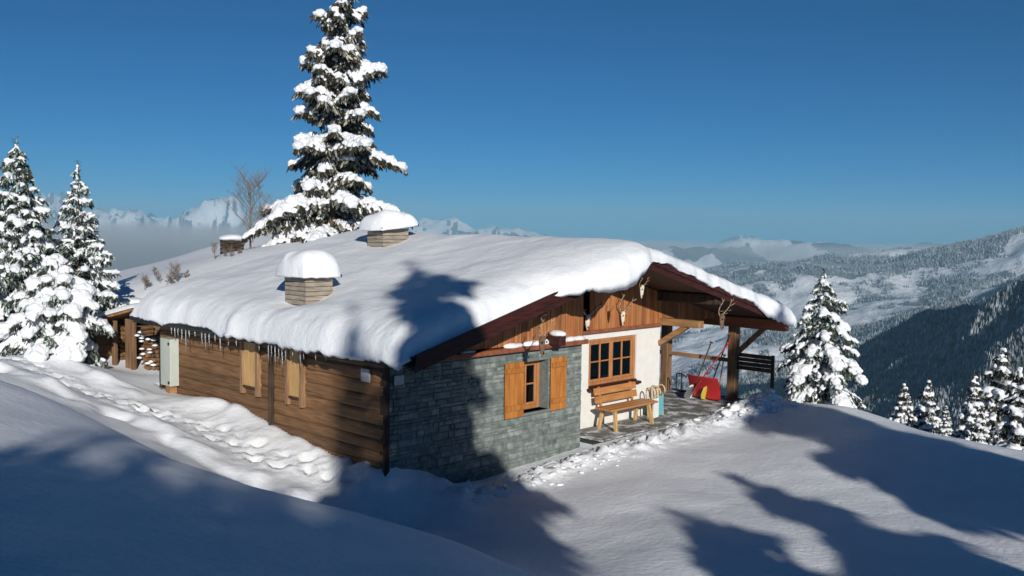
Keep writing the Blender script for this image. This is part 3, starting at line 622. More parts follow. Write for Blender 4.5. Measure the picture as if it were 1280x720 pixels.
# woodshed behind the chalet
sh = empty('woodshed', (-9.35, 23.2, gz(-9.35, 23.2)-.12), R(-24), label='small open woodshed with a snowy lean-to roof behind the chalet', cat='shed')
b = MB()
for k in range(7): b.bbox((-.62, -.45, .0+.17*k), (-.54, .75, .16+.17*k), .006); 
for k in range(6): b.bbox((-.62, .70, .0+.2*k), (.62, .75, .19+.2*k), .006)
for k in range(4): b.bbox((.30+.085*k, -.44, 0), (.38+.085*k, -.40, 1.2), .006)
b.build('wall', M['post'], sh)
for x in (-.58, .0, .60):
    b = MB(); b.bbox((x-.05, -.52, -.2), (x+.05, -.42, 1.14), .008); b.build('post', M['post'], sh)
b = MB()
pr = [(-.85, 1.02), (.80, 1.44)]
b.add([(-.95, -.72, .98), (.78, -.72, 1.42), (.78, .95, 1.42), (-.95, .95, .98), (-.95, -.72, 1.06), (.78, -.72, 1.50), (.78, .95, 1.50), (-.95, .95, 1.06)], [(0,3,2,1),(4,5,6,7),(0,1,5,4),(1,2,6,5),(2,3,7,6),(3,0,4,7)])
rf = b.build('roof', M['beam'], sh)
n = 26; A, B = np.meshgrid(np.linspace(-1, 1, n), np.linspace(-1, 1, n)); pr_ = np.clip(1-np.abs(A)**4, 0, 1)**.4*np.clip(1-np.abs(B)**4, 0, 1)**.4
xx = -.085+A*.92; yy = .115+B*.88; zz = 1.06+(xx+.95)*.2543+.005+.17*pr_+.03*fbm(xx*2, yy*2, 2, 3)*pr_
I = np.arange(n*n).reshape(n, n); mesh('snow_cap', np.stack([xx, yy, zz-.02], -1).reshape(-1, 3), np.stack([I[:-1, :-1], I[:-1, 1:], I[1:, 1:], I[1:, :-1]], -1).reshape(-1, 4), M['snow'], rf, True)
b = MB(); rs = random.Random(3)
for i in range(7):
    for k in range(9):
        x = -.5+.115*i+rs.uniform(-.01, .01); z = .06+.105*k; b.tube([(x, -.1+rs.uniform(-.04, .04), z), (x, .55, z)], rs.uniform(.042, .055), 7)
st = b.build('firewood', M['firewood'], None); st.location = sh.location; st.rotation_euler = sh.rotation_euler; tag(st, 'stack of split firewood inside the open woodshed', 'firewood')
b = MB()
for i in range(5):
    for k in range(8):
        x = .76+.1*i+rs.uniform(-.02, .02); z = .05+.1*k; b.tube([(x, -.35+rs.uniform(-.06, .06), z), (x, .3, z)], rs.uniform(.038, .052), 7)
st = b.build('firewood', M['firewood'], None); st.location = sh.location; st.rotation_euler = sh.rotation_euler; tag(st, 'stack of firewood outside, between the woodshed and the grey meter cabinet', 'firewood')
b = MB()
for i in range(16): b.lump((.8+rs.uniform(-.1, .45), -.4+rs.uniform(-.15, .05), .08+rs.uniform(0, .9)), (.08, .07, .03), i, .3, 1)
sn = b.build('snow_dusting', M['snow_tree'], st, True); sn['kind'] = 'stuff'
# dark timber hay box behind the firs
q = atY(160, 392, 26.5); hb = empty('hay_rack', (q[0], q[1], q[2]-.9), R(-20), label='dark timber rack with snow on top, half hidden behind the firs', cat='rack')
b = MB()
for k in range(8): b.bbox((-.45, -.3, .1+.14*k), (.25, -.26, .22+.14*k), .006)
for x in (-.45, .2):
    for y in (-.26, .3): b.bbox((x, y, -.5), (x+.08, y+.08, 1.2), .008)
b.build('frame', M['dark'], hb)
b = MB(); b.lump((-.1, .05, 1.24), (.5, .45, .12), 5, .15, 3); b.build('snow_cap', M['snow_tree'], hb, True)
# small snowed-in hut up the slope
q = atY(289, 313, 40); fh = empty('timber_hut', (q[0], q[1], q[2]-.35), R(-30), label='tiny dark timber hut sunk in snow behind the bare tree', cat='hut')
b = MB()
for k in range(6): b.bbox((-.36, -.3, -.15+.16*k), (.36, .4, .0+.16*k), .02)
b.build('wall', M['dark'], fh)
b = MB(); b.lump((0, .05, .88), (.55, .55, .16), 8, .1, 3); b.build('roof', M['snow_tree'], fh, True)
# ---------------------------------------------------------------- snow-laden conifers
def blob_arrays(items, sub=1):
    bv, bf = ico(sub); bf = np.array(bf); n = len(items); C = np.array([i[0] for i in items]); D = np.array([i[1] for i in items]); S = np.array([i[2] for i in items])
    D = D/np.linalg.norm(D, axis=1, keepdims=True); up = np.array([0, 0, 1.]); X = np.cross(D, up); X /= np.linalg.norm(X, axis=1, keepdims=True)+1e-9; U = np.cross(X, D)
    V = C[:, None]+bv[None, :, 0:1]*(D*S[:, 0:1])[:, None]+bv[None, :, 1:2]*(X*S[:, 1:2])[:, None]+bv[None, :, 2:3]*(U*S[:, 2:3])[:, None]
    F = bf[None]+np.arange(n)[:, None, None]*len(bv)
    return V.reshape(-1, 3), F.reshape(-1, 3)
def conifer(name, seed, H, RAD, prof, base=.06, gap=.33, nb=5, snow=1., big=1., droop=.55, rise=.25, vox=.03, bl=.13, dens=1., needle='needle', lean=(0, 0), skip=None, tw=.36, topsnow=1., cov=.8, tcov=.62):
    rg = np.random.RandomState(seed); U = rg.uniform
    trunk = MB(); ax = lambda z: np.array([lean[0]*(max(z, 0)/H)**1.5, lean[1]*(max(z, 0)/H)**1.5, z])
    trunk.tube([ax(z) for z in np.linspace(-.4, H, 12)], list(np.linspace(.018*H+.02, .012, 12)), 9)
    blades = []; blobs = []
    z = base*H; wh = 0
    while z < H*.985:
        f = z/H; Lw = RAD*prof(f); n = max(3, int(round(nb*(1 if f < .8 else .8)))); off = U(0, 6.28)
        for k in range(n):
            az = off+6.283*k/n+U(-.28, .28); L = Lw*U(.72, 1.15)
            if skip and skip(az % 6.283, f, rg): continue
            if L < .05: continue
            dr = np.array([math.cos(az), math.sin(az), 0]); sd = np.array([-math.sin(az), math.cos(az), 0])
            r0 = rise*(.4+1.3*f)*U(.7, 1.3); d0 = droop*(1-.55*f)*U(.75, 1.3); zb = z+U(-.4, .4)*gap
            def path(t): return ax(min(zb, H))+dr*L*t+np.array([0, 0, L*(r0*t-d0*t*t)])
            segs = [(0, path)]
            ns = max(2, int(L/.13)); pts = []
            for s_ in range(ns+1): pts.append(path(s_/ns))
            lines = [(pts, 1.)]
            for s_ in range(1, ns+1):
                t = s_/(ns+.3)
                for sg in (-1, 1):
                    tl = (tw*L*(1-t)*1.25+.09)*U(.7, 1.2); tl = min(tl, .75); a = U(.6, 1.0)
                    d = dr*math.cos(a)+sd*sg*math.sin(a); p0 = path(t*.97); m = max(2, int(tl/.11)); dq = U(.35, .75)
                    lines.append(([p0+d*tl*j/m+np.array([0, 0, -tl*dq*(j/m)**1.5]) for j in range(m+1)], .8))
            on = U() < cov; bs = U(.6, 1.15)
            for li, (P, w) in enumerate(lines):
                P = np.array(P)
                for j in range(len(P)-1):
                    a, c = P[j], P[j+1]; d = c-a; ln = np.linalg.norm(d)+1e-9; dn = d/ln
                    for _ in range(max(1, int(round(ln/.022*dens)))):
                        p = a+d*U(); s2 = np.cross(dn, [0, 0, 1]); s2 /= np.linalg.norm(s2)+1e-9
                        v = dn*U(.2, .8)+s2*U(-.8, .8)+np.array([0, 0, -U(.15, 1.0)]); v = v/np.linalg.norm(v)*bl*U(.5, 1.15); wv = np.cross(v, rg.normal(size=3)); wv = wv/(np.linalg.norm(wv)+1e-9)*bl*U(.10, .2)
                        blades.append((p, v, wv))
                    # snow pads
                    if on or U() < .25:
                        q = snow*(.5+.7*U())*big*bs
                        if li == 0: r = (.05+.045*min(L, 1.6))*q*(.55+.6*min(1, 1.6*(j+.5)/len(P))); blobs.append(((a+c)/2+np.array([0, 0, r*.35]), dn+1e-3, (ln*.75+r*.35, r*1.05, r*.72)))
                        elif U() < tcov:
                            r = (.030+.026*min(L, 1.6))*q*(1-.25*j/len(P)); blobs.append(((a+c)/2+np.array([0, 0, r*.4]), dn+1e-3, (ln*.62+r*.3, r, r*.68)))
        z += gap*(1.15-.55*f)*U(.8, 1.2); wh += 1
    # leader
    for j in range(5): zz = H*(.93+.07*j/4); blobs.append((ax(zz)+np.array([U(-.03, .03), U(-.03, .03), 0]), np.array([1., .1, .05]), (.05*topsnow*(1.5-j*.2), .05*topsnow*(1.5-j*.2), .05*topsnow)))
    for j in range(int(60*dens)): p = ax(H*U(.9, 1.03)); v = np.array([U(-1, 1), U(-1, 1), U(.2, 1)])*bl*.7; blades.append((p, v, np.cross(v, [0.3, .2, .9])*.15))
    root = empty(name, (0, 0, 0))
    trunk.build('trunk', M['bark'], root, True)
    P = np.array([q[0] for q in blades]); V = np.array([q[1] for q in blades]); Wd = np.array([q[2] for q in blades]); n = len(P)
    vv = np.stack([P-Wd, P+Wd, P+V*.75+Wd*.7, P+V, P+V*.75-Wd*.7], 1).reshape(-1, 3); ff = (np.arange(n)[:, None]*5+np.array([0, 1, 2, 3, 4])[None])
    mesh('crown', vv, ff, M[needle], root, False, rg.uniform(0, 1, n))
    bv, bf = blob_arrays(blobs)
    s_ = mesh('snow_load', bv, bf, M['snow_tree'], root, True)
    rm = s_.modifiers.new('fuse', 'REMESH'); rm.mode = 'VOXEL'; rm.voxel_size = vox; rm.use_smooth_shade = True
    tx = bpy.data.textures.new('clumps', 'CLOUDS'); tx.noise_scale = vox*4.5; tx.noise_depth = 2
    dm = s_.modifiers.new('rough', 'DISPLACE'); dm.texture = tx; dm.strength = vox*3.2; dm.mid_level = .5
    sm = s_.modifiers.new('soft', 'SMOOTH'); sm.factor = .4; sm.iterations = 1
    return root
def put(o, p, rz=0, s=1., **k): o.location = [float(c) for c in p]; o.rotation_euler = (0, 0, rz); o.scale = (s, s, s); return tag(o, **k)
lin = lambda f: (1-f)
def tskip(az, f, rg): return rg.rand() < (.35 if math.cos(az-2.7) > .2 and .1 < f < .55 else .12)
# the tall old spruce behind the roof
def tallprof(f): return (1.0 if f < .14 else .76+.20*math.sin(f*38))*(1-f)**.5*(1.0 if f < .74 else .85)
t = conifer('spruce_tree', 11, 9.15, 3.05, tallprof, base=.05, gap=.60, nb=6, snow=1.7, big=1.1, droop=.46, rise=.26, vox=.03, bl=.30, dens=1.0, lean=(.55, 0), tw=.36, cov=.97, tcov=.92, skip=tskip)
put(t, (-6.5, 34, gz(-6.5, 34)-.15), .4, label='very tall old spruce with layered snowy branches towering behind the roof', cat='spruce tree')
# firs at the left edge
t = conifer('fir_tree', 21, 5.05, 1.65, lambda f: (1-f)**.85, base=.04, gap=.27, nb=6, snow=1.25, big=1.1, droop=.5, rise=.3, vox=.02, bl=.15, needle='needle2')
put(t, (-12.1, 23.3, gz(-12.1, 23.3)-.1), 1.2, label='tall snow-covered fir at the left edge of the picture, taller of the firs', cat='fir tree', group='firs left of the chalet')
t = conifer('fir_tree', 22, 4.45, 1.55, lambda f: (1-f)**1.05, base=.04, gap=.29, nb=5, snow=1.05, big=1.05, droop=.32, rise=.34, vox=.018, bl=.13, needle='needle2')
put(t, (-11.1, 24.4, gz(-11.1, 24.4)-.1), .3, label='slender fir with thin snowy twigs and pointed top beside the woodshed', cat='fir tree', group='firs left of the chalet')
t = conifer('fir_tree', 23, 2.05, 1.25, lambda f: (1-f**1.9)**.8, base=.06, gap=.22, nb=7, snow=1.5, big=1.35, droop=.8, rise=.4, vox=.02, bl=.15, needle='needle2', topsnow=3.0, cov=.82, tcov=.55)
put(t, (-10.25, 21.3, gz(-10.25, 21.3)-.05), 0, label='short round fir weighed down by big pillows of snow in front of the taller firs', cat='fir tree', group='firs left of the chalet')
t = conifer('fir_tree', 24, 4.6, 1.5, lambda f: (1-f)**.8, base=.04, gap=.3, nb=6, snow=1.3, big=1.1, droop=.5, rise=.3, vox=.035, bl=.14, needle='needle2')
put(t, (-13.5, 24.2, gz(-13.5, 24.2)-.1), 2, label='snowy fir cut off by the left edge of the photo', cat='fir tree', group='firs left of the chalet')
# fir on the knoll at the right
t = conifer('fir_tree', 31, 3.6, 1.48, lambda f: (.93 if f < .3 else 1.0)*(1-f)**.72*(1 if f < .8 else .8), base=.03, gap=.24, nb=6, snow=1.25, big=1.2, droop=.85, rise=.22, vox=.018, bl=.14, tw=.34, cov=.85, tcov=.7, needle='needle2')
put(t, (7.85, 23.9, gz(7.85, 23.9)-.12), .8, label='bushy snow-laden fir standing on the knoll right of the terrace', cat='fir tree')
# firs on the slope below the knoll, by eye level of their tips
small = conifer('fir_tree', 41, 4.2, 1.25, lambda f: (1-f)**.8, base=.04, gap=.36, nb=6, snow=1.6, big=1.2, droop=.5, rise=.25, vox=.03, bl=.2, dens=.7, cov=.9, tcov=.7)
first = True
for px, py, Y, s, rz, lab in ((1131, 481, 31, .62, .3, 'small snowy fir below the knoll, first to the right of the knoll fir'), (1160, 477, 33, .78, 1.9, 'small fir dark on one side, close beside the first little fir below the knoll'),
                              (1219, 472, 30, .70, 4.0, 'narrow snowy fir between the pair of little firs and the large dark one'), (1252, 438, 34, 1.25, 2.6, 'large dark fir rising below the knoll at the right edge'),
                              (1276, 462, 27, .95, 5.1, 'snow-laden fir cut off by the right edge, in front of the large dark fir'), (1183, 508, 29, .3, .9, 'tiny sapling fir poking over the knoll edge')):
    o = small if first else copy_tree(small); first = False
    tip = atY(px, py, Y); put(o, (tip[0], tip[1], tip[2]-4.2*s), rz, s, label=lab, cat='fir tree', group='firs on the slope below the knoll')
# trees behind and right of the viewer, whose shadows fall over the snow
tall2 = conifer('spruce_tree', 51, 9.0, 2.6, lambda f: (.80+.30*math.sin(f*30))*(1-f)**.85, base=.02, gap=.62, nb=8, snow=1.4, big=1.3, droop=.35, rise=.2, vox=.08, bl=.4, dens=.8, tw=.36, cov=1, tcov=1, skip=lambda az, f, rg: rg.rand() < .22)
SHD = [  # where the tip of the shadow falls, height of the tree, girth factor, label
    (hut(2.45, 2.25, 3.42), 9.0, 1.15, 'tall spruce behind the viewer whose shadow crosses the roof and stone wall'),
    (atz(446, 372, -1.12), 11.0, .45, 'slim very tall spruce behind the viewer, its shadow tip beside the near chimney'),
    (hut(11.55, .1, 2.0), 9.0, 1.3, 'broad spruce far right of the viewer, shading the knoll and the front post'),
    (atz(1110, 548, -4.1), 5.0, 1.7, 'broad spruce right of the viewer, deepening the shade on the knoll'),
    (atz(945, 599, -4.2), 4.4, 2.2, 'spruce right of the viewer with ragged shadow on the open snow'),
    (atz(862, 642, -4.25), 4.2, 2.7, 'spruce nearest on the right of the viewer, casting the shadow nearest the chalet'),
    (atz(15, 524, -1.65), 7.0, 1.35, 'spruce behind the viewer at the far left of the shading row'),
    (atz(80, 522, -1.75), 7.5, 1.25, 'spruce behind the viewer, second from the left of the shading row'),
    (atz(165, 550, -1.85), 6.5, 1.4, 'smallest spruce in the row behind the viewer'),
    (atz(245, 560, -1.85), 8.5, 1.15, 'tallest spruce in the row behind the viewer, shadow tip on the trodden path'),
    (atz(330, 584, -1.9), 8.0, 1.35, 'spruce in the middle of the row behind the viewer'),
    (atz(440, 604, -1.9), 7.5, 1.4, 'spruce behind the viewer with shadow below the log wall'),
    (atz(560, 630, -2.0), 8.0, 1.4, 'spruce at the right end of the row behind the viewer'),
    (atz(330, 575, -1.75), 9.0, 1.5, 'very broad added shade spruce behind the viewer, in front of the middle of the row'),  # unseen spruces from here on added to shade lit foreground patches
    (atz(130, 545, -1.65), 9.5, 1.4, 'wide tall spruce added for shade behind the viewer towards the left of the row'),
    (atz(480, 610, -1.85), 9.0, 1.5, 'wide spruce added for shade behind the viewer towards the right of the row'),
    (atz(300, 615, -1.7), 7.0, 1.8, 'low wide spruce added for shade close behind the viewer, left of the middle'),  # added low and wide to close remaining sunlit gaps in the foreground
    (atz(470, 650, -1.85), 7.0, 1.8, 'low wide spruce added for shade close behind the viewer, right of the middle'),
    (atz(120, 640, -1.6), 6.0, 1.8, 'low broad spruce close behind the viewer, filling the shade in the foreground')]
for i, (P, H, gf, lab) in enumerate(SHD):
    o = tall2 if i == 0 else copy_tree(tall2); s = H/9.0; P = np.array(P, float); D = 20.; P[2] += 0
    for _ in range(30):
        q = P+SUNV/math.cos(SUN_E)*D; bz = gz(q[0], q[1]); D = (bz+H-P[2])/math.tan(SUN_E)
    q = P+SUNV/math.cos(SUN_E)*D; put(o, (q[0], q[1], q[2]-H), i*1.3, s, label=lab, cat='spruce tree', group='spruces behind the viewer'); o.scale = (s*gf, s*gf, s)
# leafless trees on the slope behind the roof
def bare(name, seed, H, spread, p, label, cat, snowy=0, trunks=1, group=None, r0=.035):
    rg = random.Random(seed); b = MB()
    t = empty(name, p, 0, label=label, cat=cat, group=group); top = MB(); br = MB()
    def grow(a, d, L, r, lev):
        n = 5; pts = [Vector(a)]; d = Vector(d).normalized()
        for i in range(n): d = (d+Vector((rg.gauss(0, .07), rg.gauss(0, .07), rg.gauss(.02, .05)))).normalized(); pts.append(pts[-1]+d*L/n)
        bm_ = br if lev else top
        bm_.tube(pts, [r*(1-.75*i/n) for i in range(n+1)], 5 if lev else 8)
        if lev < 3:
            for k in range((24, 8, 4)[lev]):
                t_ = rg.uniform(.18 if lev == 0 else .2, .97); i = min(n-1, int(t_*n)); q = pts[i]+(pts[i+1]-pts[i])*(t_*n-i); a_ = rg.uniform(0, 6.28)
                o_ = Vector((math.cos(a_), math.sin(a_), rg.uniform(.35, .9))); dd = (o_*spread+d*.65).normalized(); grow(q, dd, L*rg.uniform(.34, .62)*(1.25-.65*t_), r*.42, lev+1)
    for k in range(trunks):
        top = MB(); grow((rg.uniform(-.1, .1)*trunks, rg.uniform(-.1, .1)*trunks, -.1), (rg.uniform(-.15, .15)*(trunks-.9), rg.uniform(-.15, .15)*(trunks-.9), 1), H*(1 if k == 0 else rg.uniform(.5, .9)), r0, 0); top.build('trunk' if trunks == 1 else 'stem', M['twig'], t, True)
    br.build('branch', M['twig'], t)
q = atY(312, 322, 32.5); bare('bare_tree', 5, 2.35, 1.5, (q[0], q[1], gz(q[0], q[1])), 'leafless young tree on the snow slope behind the far chimney', 'tree', r0=.036)
for i, (px, py, Y, h, tr, lab) in enumerate(((224, 352, 28, .62, 5, 'leafless shrub with upright twigs on the slope left of the bare tree'), (203, 358, 27.5, .4, 4, 'smallest leafless shrub, nearest the firs'), (285, 330, 31, .5, 4, 'dense leafless shrub at the foot of the bare tree'))):
    q = atY(px, py, Y); bare('bare_shrub', 30+i, h, .9, (q[0], q[1], gz(q[0], q[1])), lab, 'shrub', trunks=tr, group='leafless shrubs on the slope', r0=.011)
# ---------------------------------------------------------------- valley, ridges and mountains
def pol(b, r, z): return (r*math.sin(R(b)), r*math.cos(R(b)), z)
RIDGES = [   # crest polyline (bearing, distance, height), slope
    ([(44, 330, 20), (36, 420, 4), (28.3, 520, -28), (24.5, 600, -66), (22, 680, -104), (20, 780, -160)], .62, 70, 9),
    ([(48, 1700, 70), (36, 1950, 20), (28.3, 2100, -26), (25, 2200, -38), (22.4, 2350, -54), (19, 2500, -74), (15.5, 2700, -110)], .16, 330, 26),
    ([(8, 1900, -175), (11, 2100, -120), (15, 2500, -90), (20, 2900, -60)], .2, 240, 18),
    ([(-3, 3200, -120), (4, 3000, -95), (9, 3300, -70), (14, 3900, -45), (19, 4000, -32)], .2, 300, 24),
    ([(-12, 4600, -70), (-3, 4500, -62), (5, 4300, -66), (11, 4800, -78), (17, 5200, -80), (24, 5200, -60)], .22, 400, 22),
    ([(11.2, 6900, -170), (12.7, 6900, -45), (13.5, 6800, -14), (14.4, 6900, -40), (16, 7000, -170)], .8, 300, 9),
    ([(-30, 5200, 20), (-23, 5400, 90), (-20, 5300, 112), (-17, 5300, 128), (-14.5, 5400, 108), (-12, 5600, 70), (-9, 5600, 30)], .35, 300, 95),
    ([(-8, 5600, 10), (-5.4, 5500, 42), (-3, 5500, 36), (-1, 5600, 8), (3, 5800, -30)], .3, 300, 50)]
def far_z(x, y):
    z = np.full(x.shape, -172.)+6*fbm(x/260, y/260, 3, 90)
    for i, (pts, sl, sc, amp) in enumerate(RIDGES):
        P = [pol(*p) for p in pts]; best = np.full(x.shape, -1e9); nz = amp*2.2*fbm(x/sc, y/sc, 6, 100+i*11, .59 if i == 6 else .55)-amp*1.2*np.abs(fbm(x/sc*.8+5, y/sc*.8, 4, 105+i*11))
        for a, c in zip(P[:-1], P[1:]):
            dx, dy = c[0]-a[0], c[1]-a[1]; t = np.clip(((x-a[0])*dx+(y-a[1])*dy)/(dx*dx+dy*dy), 0, 1)
            d = np.hypot(x-a[0]-t*dx, y-a[1]-t*dy); best = np.maximum(best, a[2]+t*(c[2]-a[2])-sl*np.sqrt(d*d+400)+sl*20)
        best = best+nz*(1-.6*np.exp(-((best+20)/60)**2)*0)
        k = 8.; z = np.maximum(z, best)+0.0
    return z
th = np.radians(np.linspace(-62, 62, 1100)); rr = np.geomspace(95, 8200, 400)
Tm, Rm = np.meshgrid(th, rr); Xf, Yf = Rm*np.sin(Tm), Rm*np.cos(Tm); Zf = far_z(Xf, Yf)
near = sstep(420, 110, Rm); Zf = Zf*(1-near)+np.minimum(Zf, -62-Rm*.28)*near
I = np.arange(Xf.size).reshape(Xf.shape)
def farmat():
    m = bpy.data.materials.new('valley_terrain'); m.use_nodes = True; nt = m.node_tree; N = nt.nodes; L = nt.links; B = N['Principled BSDF']; B.inputs['Roughness'].default_value = .9; B.inputs['Specular IOR Level'].default_value = .1
    at = N.new('ShaderNodeAttribute'); at.attribute_name = 'field'
    tc = N.new('ShaderNodeTexCoord'); n1 = N.new('ShaderNodeTexNoise'); n1.inputs['Scale'].default_value = .09; n1.inputs['Detail'].default_value = 6; n1.inputs['Roughness'].default_value = .7; L.new(tc.outputs['Object'], n1.inputs['Vector'])
    c1 = N.new('ShaderNodeValToRGB'); e = c1.color_ramp.elements; e[0].position = .38; e[0].color = (.07, .085, .092, 1); e[1].position = .66; e[1].color = (.26, .28, .30, 1); L.new(n1.outputs[0], c1.inputs[0])
    n2 = N.new('ShaderNodeTexNoise'); n2.inputs['Scale'].default_value = .03; n2.inputs['Detail'].default_value = 5; L.new(tc.outputs['Object'], n2.inputs['Vector'])
    ad = N.new('ShaderNodeMath'); ad.operation = 'MULTIPLY_ADD'; ad.inputs[1].default_value = .55; L.new(n2.outputs[0], ad.inputs[0]); L.new(at.outputs['Fac'], ad.inputs[2])
    mr = N.new('ShaderNodeMapRange'); mr.inputs[1].default_value = .70; mr.inputs[2].default_value = .75; L.new(ad.outputs[0], mr.inputs[0])
    mx = N.new('ShaderNodeMix'); mx.data_type = 'RGBA'; L.new(mr.outputs[0], mx.inputs[0]); L.new(c1.outputs[0], mx.inputs[6]); mx.inputs[7].default_value = (.74, .77, .82, 1); L.new(mx.outputs[2], B.inputs['Base Color'])
    bp = N.new('ShaderNodeBump'); bp.inputs['Strength'].default_value = .8; bp.inputs['Distance'].default_value = 6; L.new(n1.outputs[0], bp.inputs['Height']); L.new(bp.outputs[0], B.inputs['Normal'])
    return m
def field(x, y, z):     # 0 forest .. 1 open snow
    f = .33+.75*fbm(x/210+3, y/210, 4, 201, .6)+.42*fbm(x/60, y/95, 3, 231, .6)
    valley = sstep(-95, -150, z)*sstep(700, 900, np.hypot(x, y)); f = f+.34*valley
    b = np.degrees(np.arctan2(x, y)); r = np.hypot(x, y)
    f += .22*np.exp(-((b-17)/4.5)**2-((r-1500)/380)**2)+.45*np.exp(-((b-28.6)/1.6)**2-((r-1780)/150)**2)+.3*np.exp(-((b-20.5)/2)**2-((r-1050)/70)**2)
    f = np.where((r > 4900)&(z > -22), .66+1.0*fbm(x/80+z/60, y/120+z/45, 4, 260, .65), f)-.2*sstep(800, 500, r)*sstep(14, 18, b)
    return np.clip(f, 0, 1)
FLD = field(Xf, Yf, Zf)
o = mesh('valley_hills', np.stack([Xf, Yf, Zf], -1).reshape(-1, 3), np.stack([I[:-1, :-1], I[:-1, 1:], I[1:, 1:], I[1:, :-1]], -1).reshape(-1, 4), farmat(), None, True); tag(o, 'wooded valley and mountain ridges beyond the chalet', kind='structure')
a = o.data.attributes.new('field', 'FLOAT', 'POINT'); a.data.foreach_set('value', FLD.ravel().astype(np.float32))
# far-off woods: small snowy conifers over the forested slopes, one mass
rg = np.random.RandomState(8); n = 300000
bb = R(1)*rg.uniform(2, 34, n); r = 190*np.exp(rg.uniform(0, 1, n)**.8*math.log(2600/190)); x = r*np.sin(bb); y = r*np.cos(bb)
def zsamp(x, y):
    bq = (np.arctan2(x, y)-th[0])/(th[1]-th[0]); rq = np.log(np.hypot(x, y)/rr[0])/math.log(rr[1]/rr[0]); i = np.clip(rq.astype(int), 0, len(rr)-2); j = np.clip(bq.astype(int), 0, len(th)-2); fi = rq-i; fj = bq-j
    g = lambda A: (A[i, j]*(1-fj)+A[i, j+1]*fj)*(1-fi)+(A[i+1, j]*(1-fj)+A[i+1, j+1]*fj)*fi
    return g(Zf), g(FLD)
z, fl = zsamp(x, y); nzz = vnoise(x/36, y/36, 4)
keep = (fl+.45*nzz+.35*vnoise(x/11, y/11, 6) < .46)&(z > -168); x, y, z = x[keep], y[keep], z[keep]; n = len(x); r = np.hypot(x, y)
h = rg.uniform(1.0, 3.0, n)*np.clip(.8+r/1500, .8, 2.2); w = h*rg.uniform(.2, .28, n); a0 = rg.uniform(0, 6.28, n)
k = 5; ang = a0[:, None]+np.arange(k)*2*math.pi/k
ring = np.stack([x[:, None]+w[:, None]*np.cos(ang), y[:, None]+w[:, None]*np.sin(ang), np.repeat((z-.2*h)[:, None], k, 1)], -1); tip = np.stack([x, y, z+h], -1)[:, None]
V = np.concatenate([ring, tip], 1).reshape(-1, 3); F = (np.arange(n)[:, None, None]*(k+1)+np.array([[i, (i+1) % k, k] for i in range(k)])[None]).reshape(-1, 3)
M['wood'] = mat('far_conifers', (.09, .105, .11), (.34, .37, .39), .25, .9, tint=[(.55, .58, .6), (1, 1, 1), (1.5, 1.5, 1.55)], spec=.05, contrast=(.4, .62))
o = mesh('far_forest', V, F, M['wood'], None, False, np.repeat(rg.uniform(0, 1, n), k)); tag(o, 'frosted forest covering the far valley slopes', 'forest', kind='stuff')
# fog bank lying against the hill on the left, and the air of the valley
def volume(name, dens, col, ani=.2):
    m = bpy.data.materials.new(name); m.use_nodes = True; nt = m.node_tree; N = nt.nodes; N.remove(N['Principled BSDF']); v = N.new('ShaderNodeVolumePrincipled')
    v.inputs['Color'].default_value = (*col, 1); v.inputs['Density'].default_value = dens; v.inputs['Anisotropy'].default_value = ani; nt.links.new(v.outputs[0], N['Material Output'].inputs['Volume']); return m
b = MB(); b.box((-9200, -420, -420), (9200, 9000, 170), .5); o = b.build('haze', volume('haze_air', 2.2e-4, (.40, .74, 1.0), -.1)); tag(o, 'thin blue haze filling the valley air', 'haze', kind='stuff')
def fogmat(name, dens, col, zt, soft, amp, sc):      # density fading out towards a ragged top
    m = volume(name, dens, col, -.05); nt = m.node_tree; N = nt.nodes; L = nt.links; v = [n for n in N if n.type == 'PRINCIPLED_VOLUME'][0]
    tc = N.new('ShaderNodeTexCoord'); n = N.new('ShaderNodeTexNoise'); n.inputs['Scale'].default_value = sc; n.inputs['Detail'].default_value = 5; n.inputs['Roughness'].default_value = .6
    mp = N.new('ShaderNodeMapping'); mp.inputs['Scale'].default_value = (1, 1, 3.5); L.new(tc.outputs['Object'], mp.inputs[0]); L.new(mp.outputs[0], n.inputs['Vector'])
    sp = N.new('ShaderNodeSeparateXYZ'); L.new(tc.outputs['Object'], sp.inputs[0])
    ma = N.new('ShaderNodeMath'); ma.operation = 'MULTIPLY_ADD'; ma.inputs[1].default_value = amp; ma.inputs[2].default_value = zt-amp*.5; L.new(n.outputs[0], ma.inputs[0])
    mb = N.new('ShaderNodeMath'); mb.operation = 'SUBTRACT'; L.new(ma.outputs[0], mb.inputs[0]); L.new(sp.outputs[2], mb.inputs[1])
    mr = N.new('ShaderNodeMapRange'); mr.interpolation_type = 'SMOOTHSTEP'; mr.inputs[1].default_value = -soft; mr.inputs[2].default_value = soft; mr.inputs[3].default_value = 0; mr.inputs[4].default_value = dens; L.new(mb.outputs[0], mr.inputs[0]); L.new(mr.outputs[0], v.inputs['Density'])
    return m
def slab(name, quad, z0, z1, m, lab):
    b = MB(); b.poly([(x, y, z0) for x, y in quad], z1-z0, (0, 0, 1), .5); o = b.build(name, m); tag(o, lab, name.split('_')[0], kind='stuff'); return o
pq = lambda b_, r_: pol(b_, r_, 0)[:2]
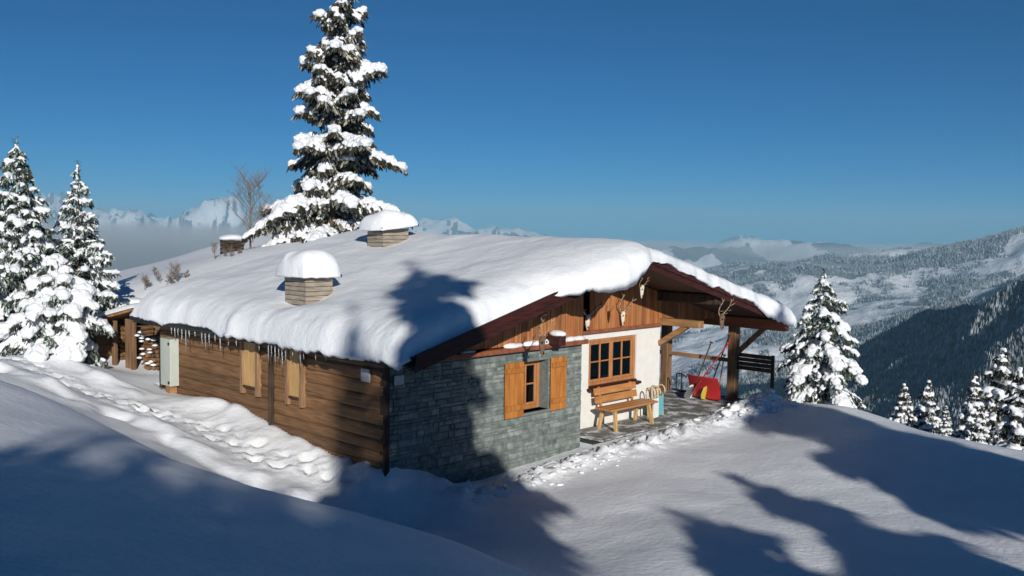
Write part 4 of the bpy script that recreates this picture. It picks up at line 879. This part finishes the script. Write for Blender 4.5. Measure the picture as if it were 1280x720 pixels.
slab('fog_bank', [pq(-8, 1300), pq(-10, 2300), pq(-48, 2300), pq(-48, 1300)], -165, 48, fogmat('fog', .0042, (.80, .88, .97), -9, 14, 62, .004), 'grey fog bank rising from the valley behind the left slope')
slab('fog_layer', [pq(28, 3300), pq(26, 4900), pq(-6, 4900), pq(-6, 3300)], -165, 30, fogmat('fog_thin', .0016, (.92, .96, 1), -52, 14, 75, .0022), 'thin pale fog layer along the distant ridges')
# ---------------------------------------------------------------- light, sky, camera
w = bpy.data.worlds.new('World'); SC.world = w; w.use_nodes = True; N = w.node_tree.nodes; L = w.node_tree.links
sk = N.new('ShaderNodeTexSky'); sk.sky_type = 'NISHITA'; sk.sun_disc = False; sk.sun_elevation = SUN_E; sk.sun_rotation = math.pi-SUN_B
sk.altitude = 1800; sk.air_density = 1.0; sk.dust_density = 0; sk.ozone_density = 6; sk.air_density = .6
mx = N.new('ShaderNodeMix'); mx.data_type = 'RGBA'; mx.blend_type = 'MULTIPLY'; mx.inputs[0].default_value = 1; mx.inputs[7].default_value = (.05, .83, 1.02, 1)
L.new(sk.outputs[0], mx.inputs[6]); L.new(mx.outputs[2], N['Background'].inputs[0]); N['Background'].inputs[1].default_value = .05
l = bpy.data.lights.new('sun', 'SUN'); l.energy = 4.5; l.angle = R(.53); l.color = (1, .95, .87)
o = bpy.data.objects.new('sun', l); link(o); o.rotation_euler = Vector(SUNV).to_track_quat('Z', 'Y').to_euler(); o.location = (10, -20, 20)
cam = bpy.data.cameras.new('camera'); cam.sensor_width = 36; cam.lens = FPX*36/1280; cam.clip_start = .1; cam.clip_end = 20000
o = bpy.data.objects.new('camera', cam); link(o)
o.matrix_world = Matrix(((cR[0], cU[0], -cF[0], 0), (cR[1], cU[1], -cF[1], 0), (cR[2], cU[2], -cF[2], 0), (0, 0, 0, 1)))
SC.camera = o
vs = SC.view_settings; vs.view_transform = 'Standard'; vs.look = 'None'; vs.exposure = .1; vs.gamma = 1
SC.cycles.max_bounces = 6; SC.cycles.volume_bounces = 0; SC.cycles.transparent_max_bounces = 12; SC.cycles.use_denoising = True; SC.cycles.volume_step_rate = .4; SC.cycles.volume_max_steps = 256
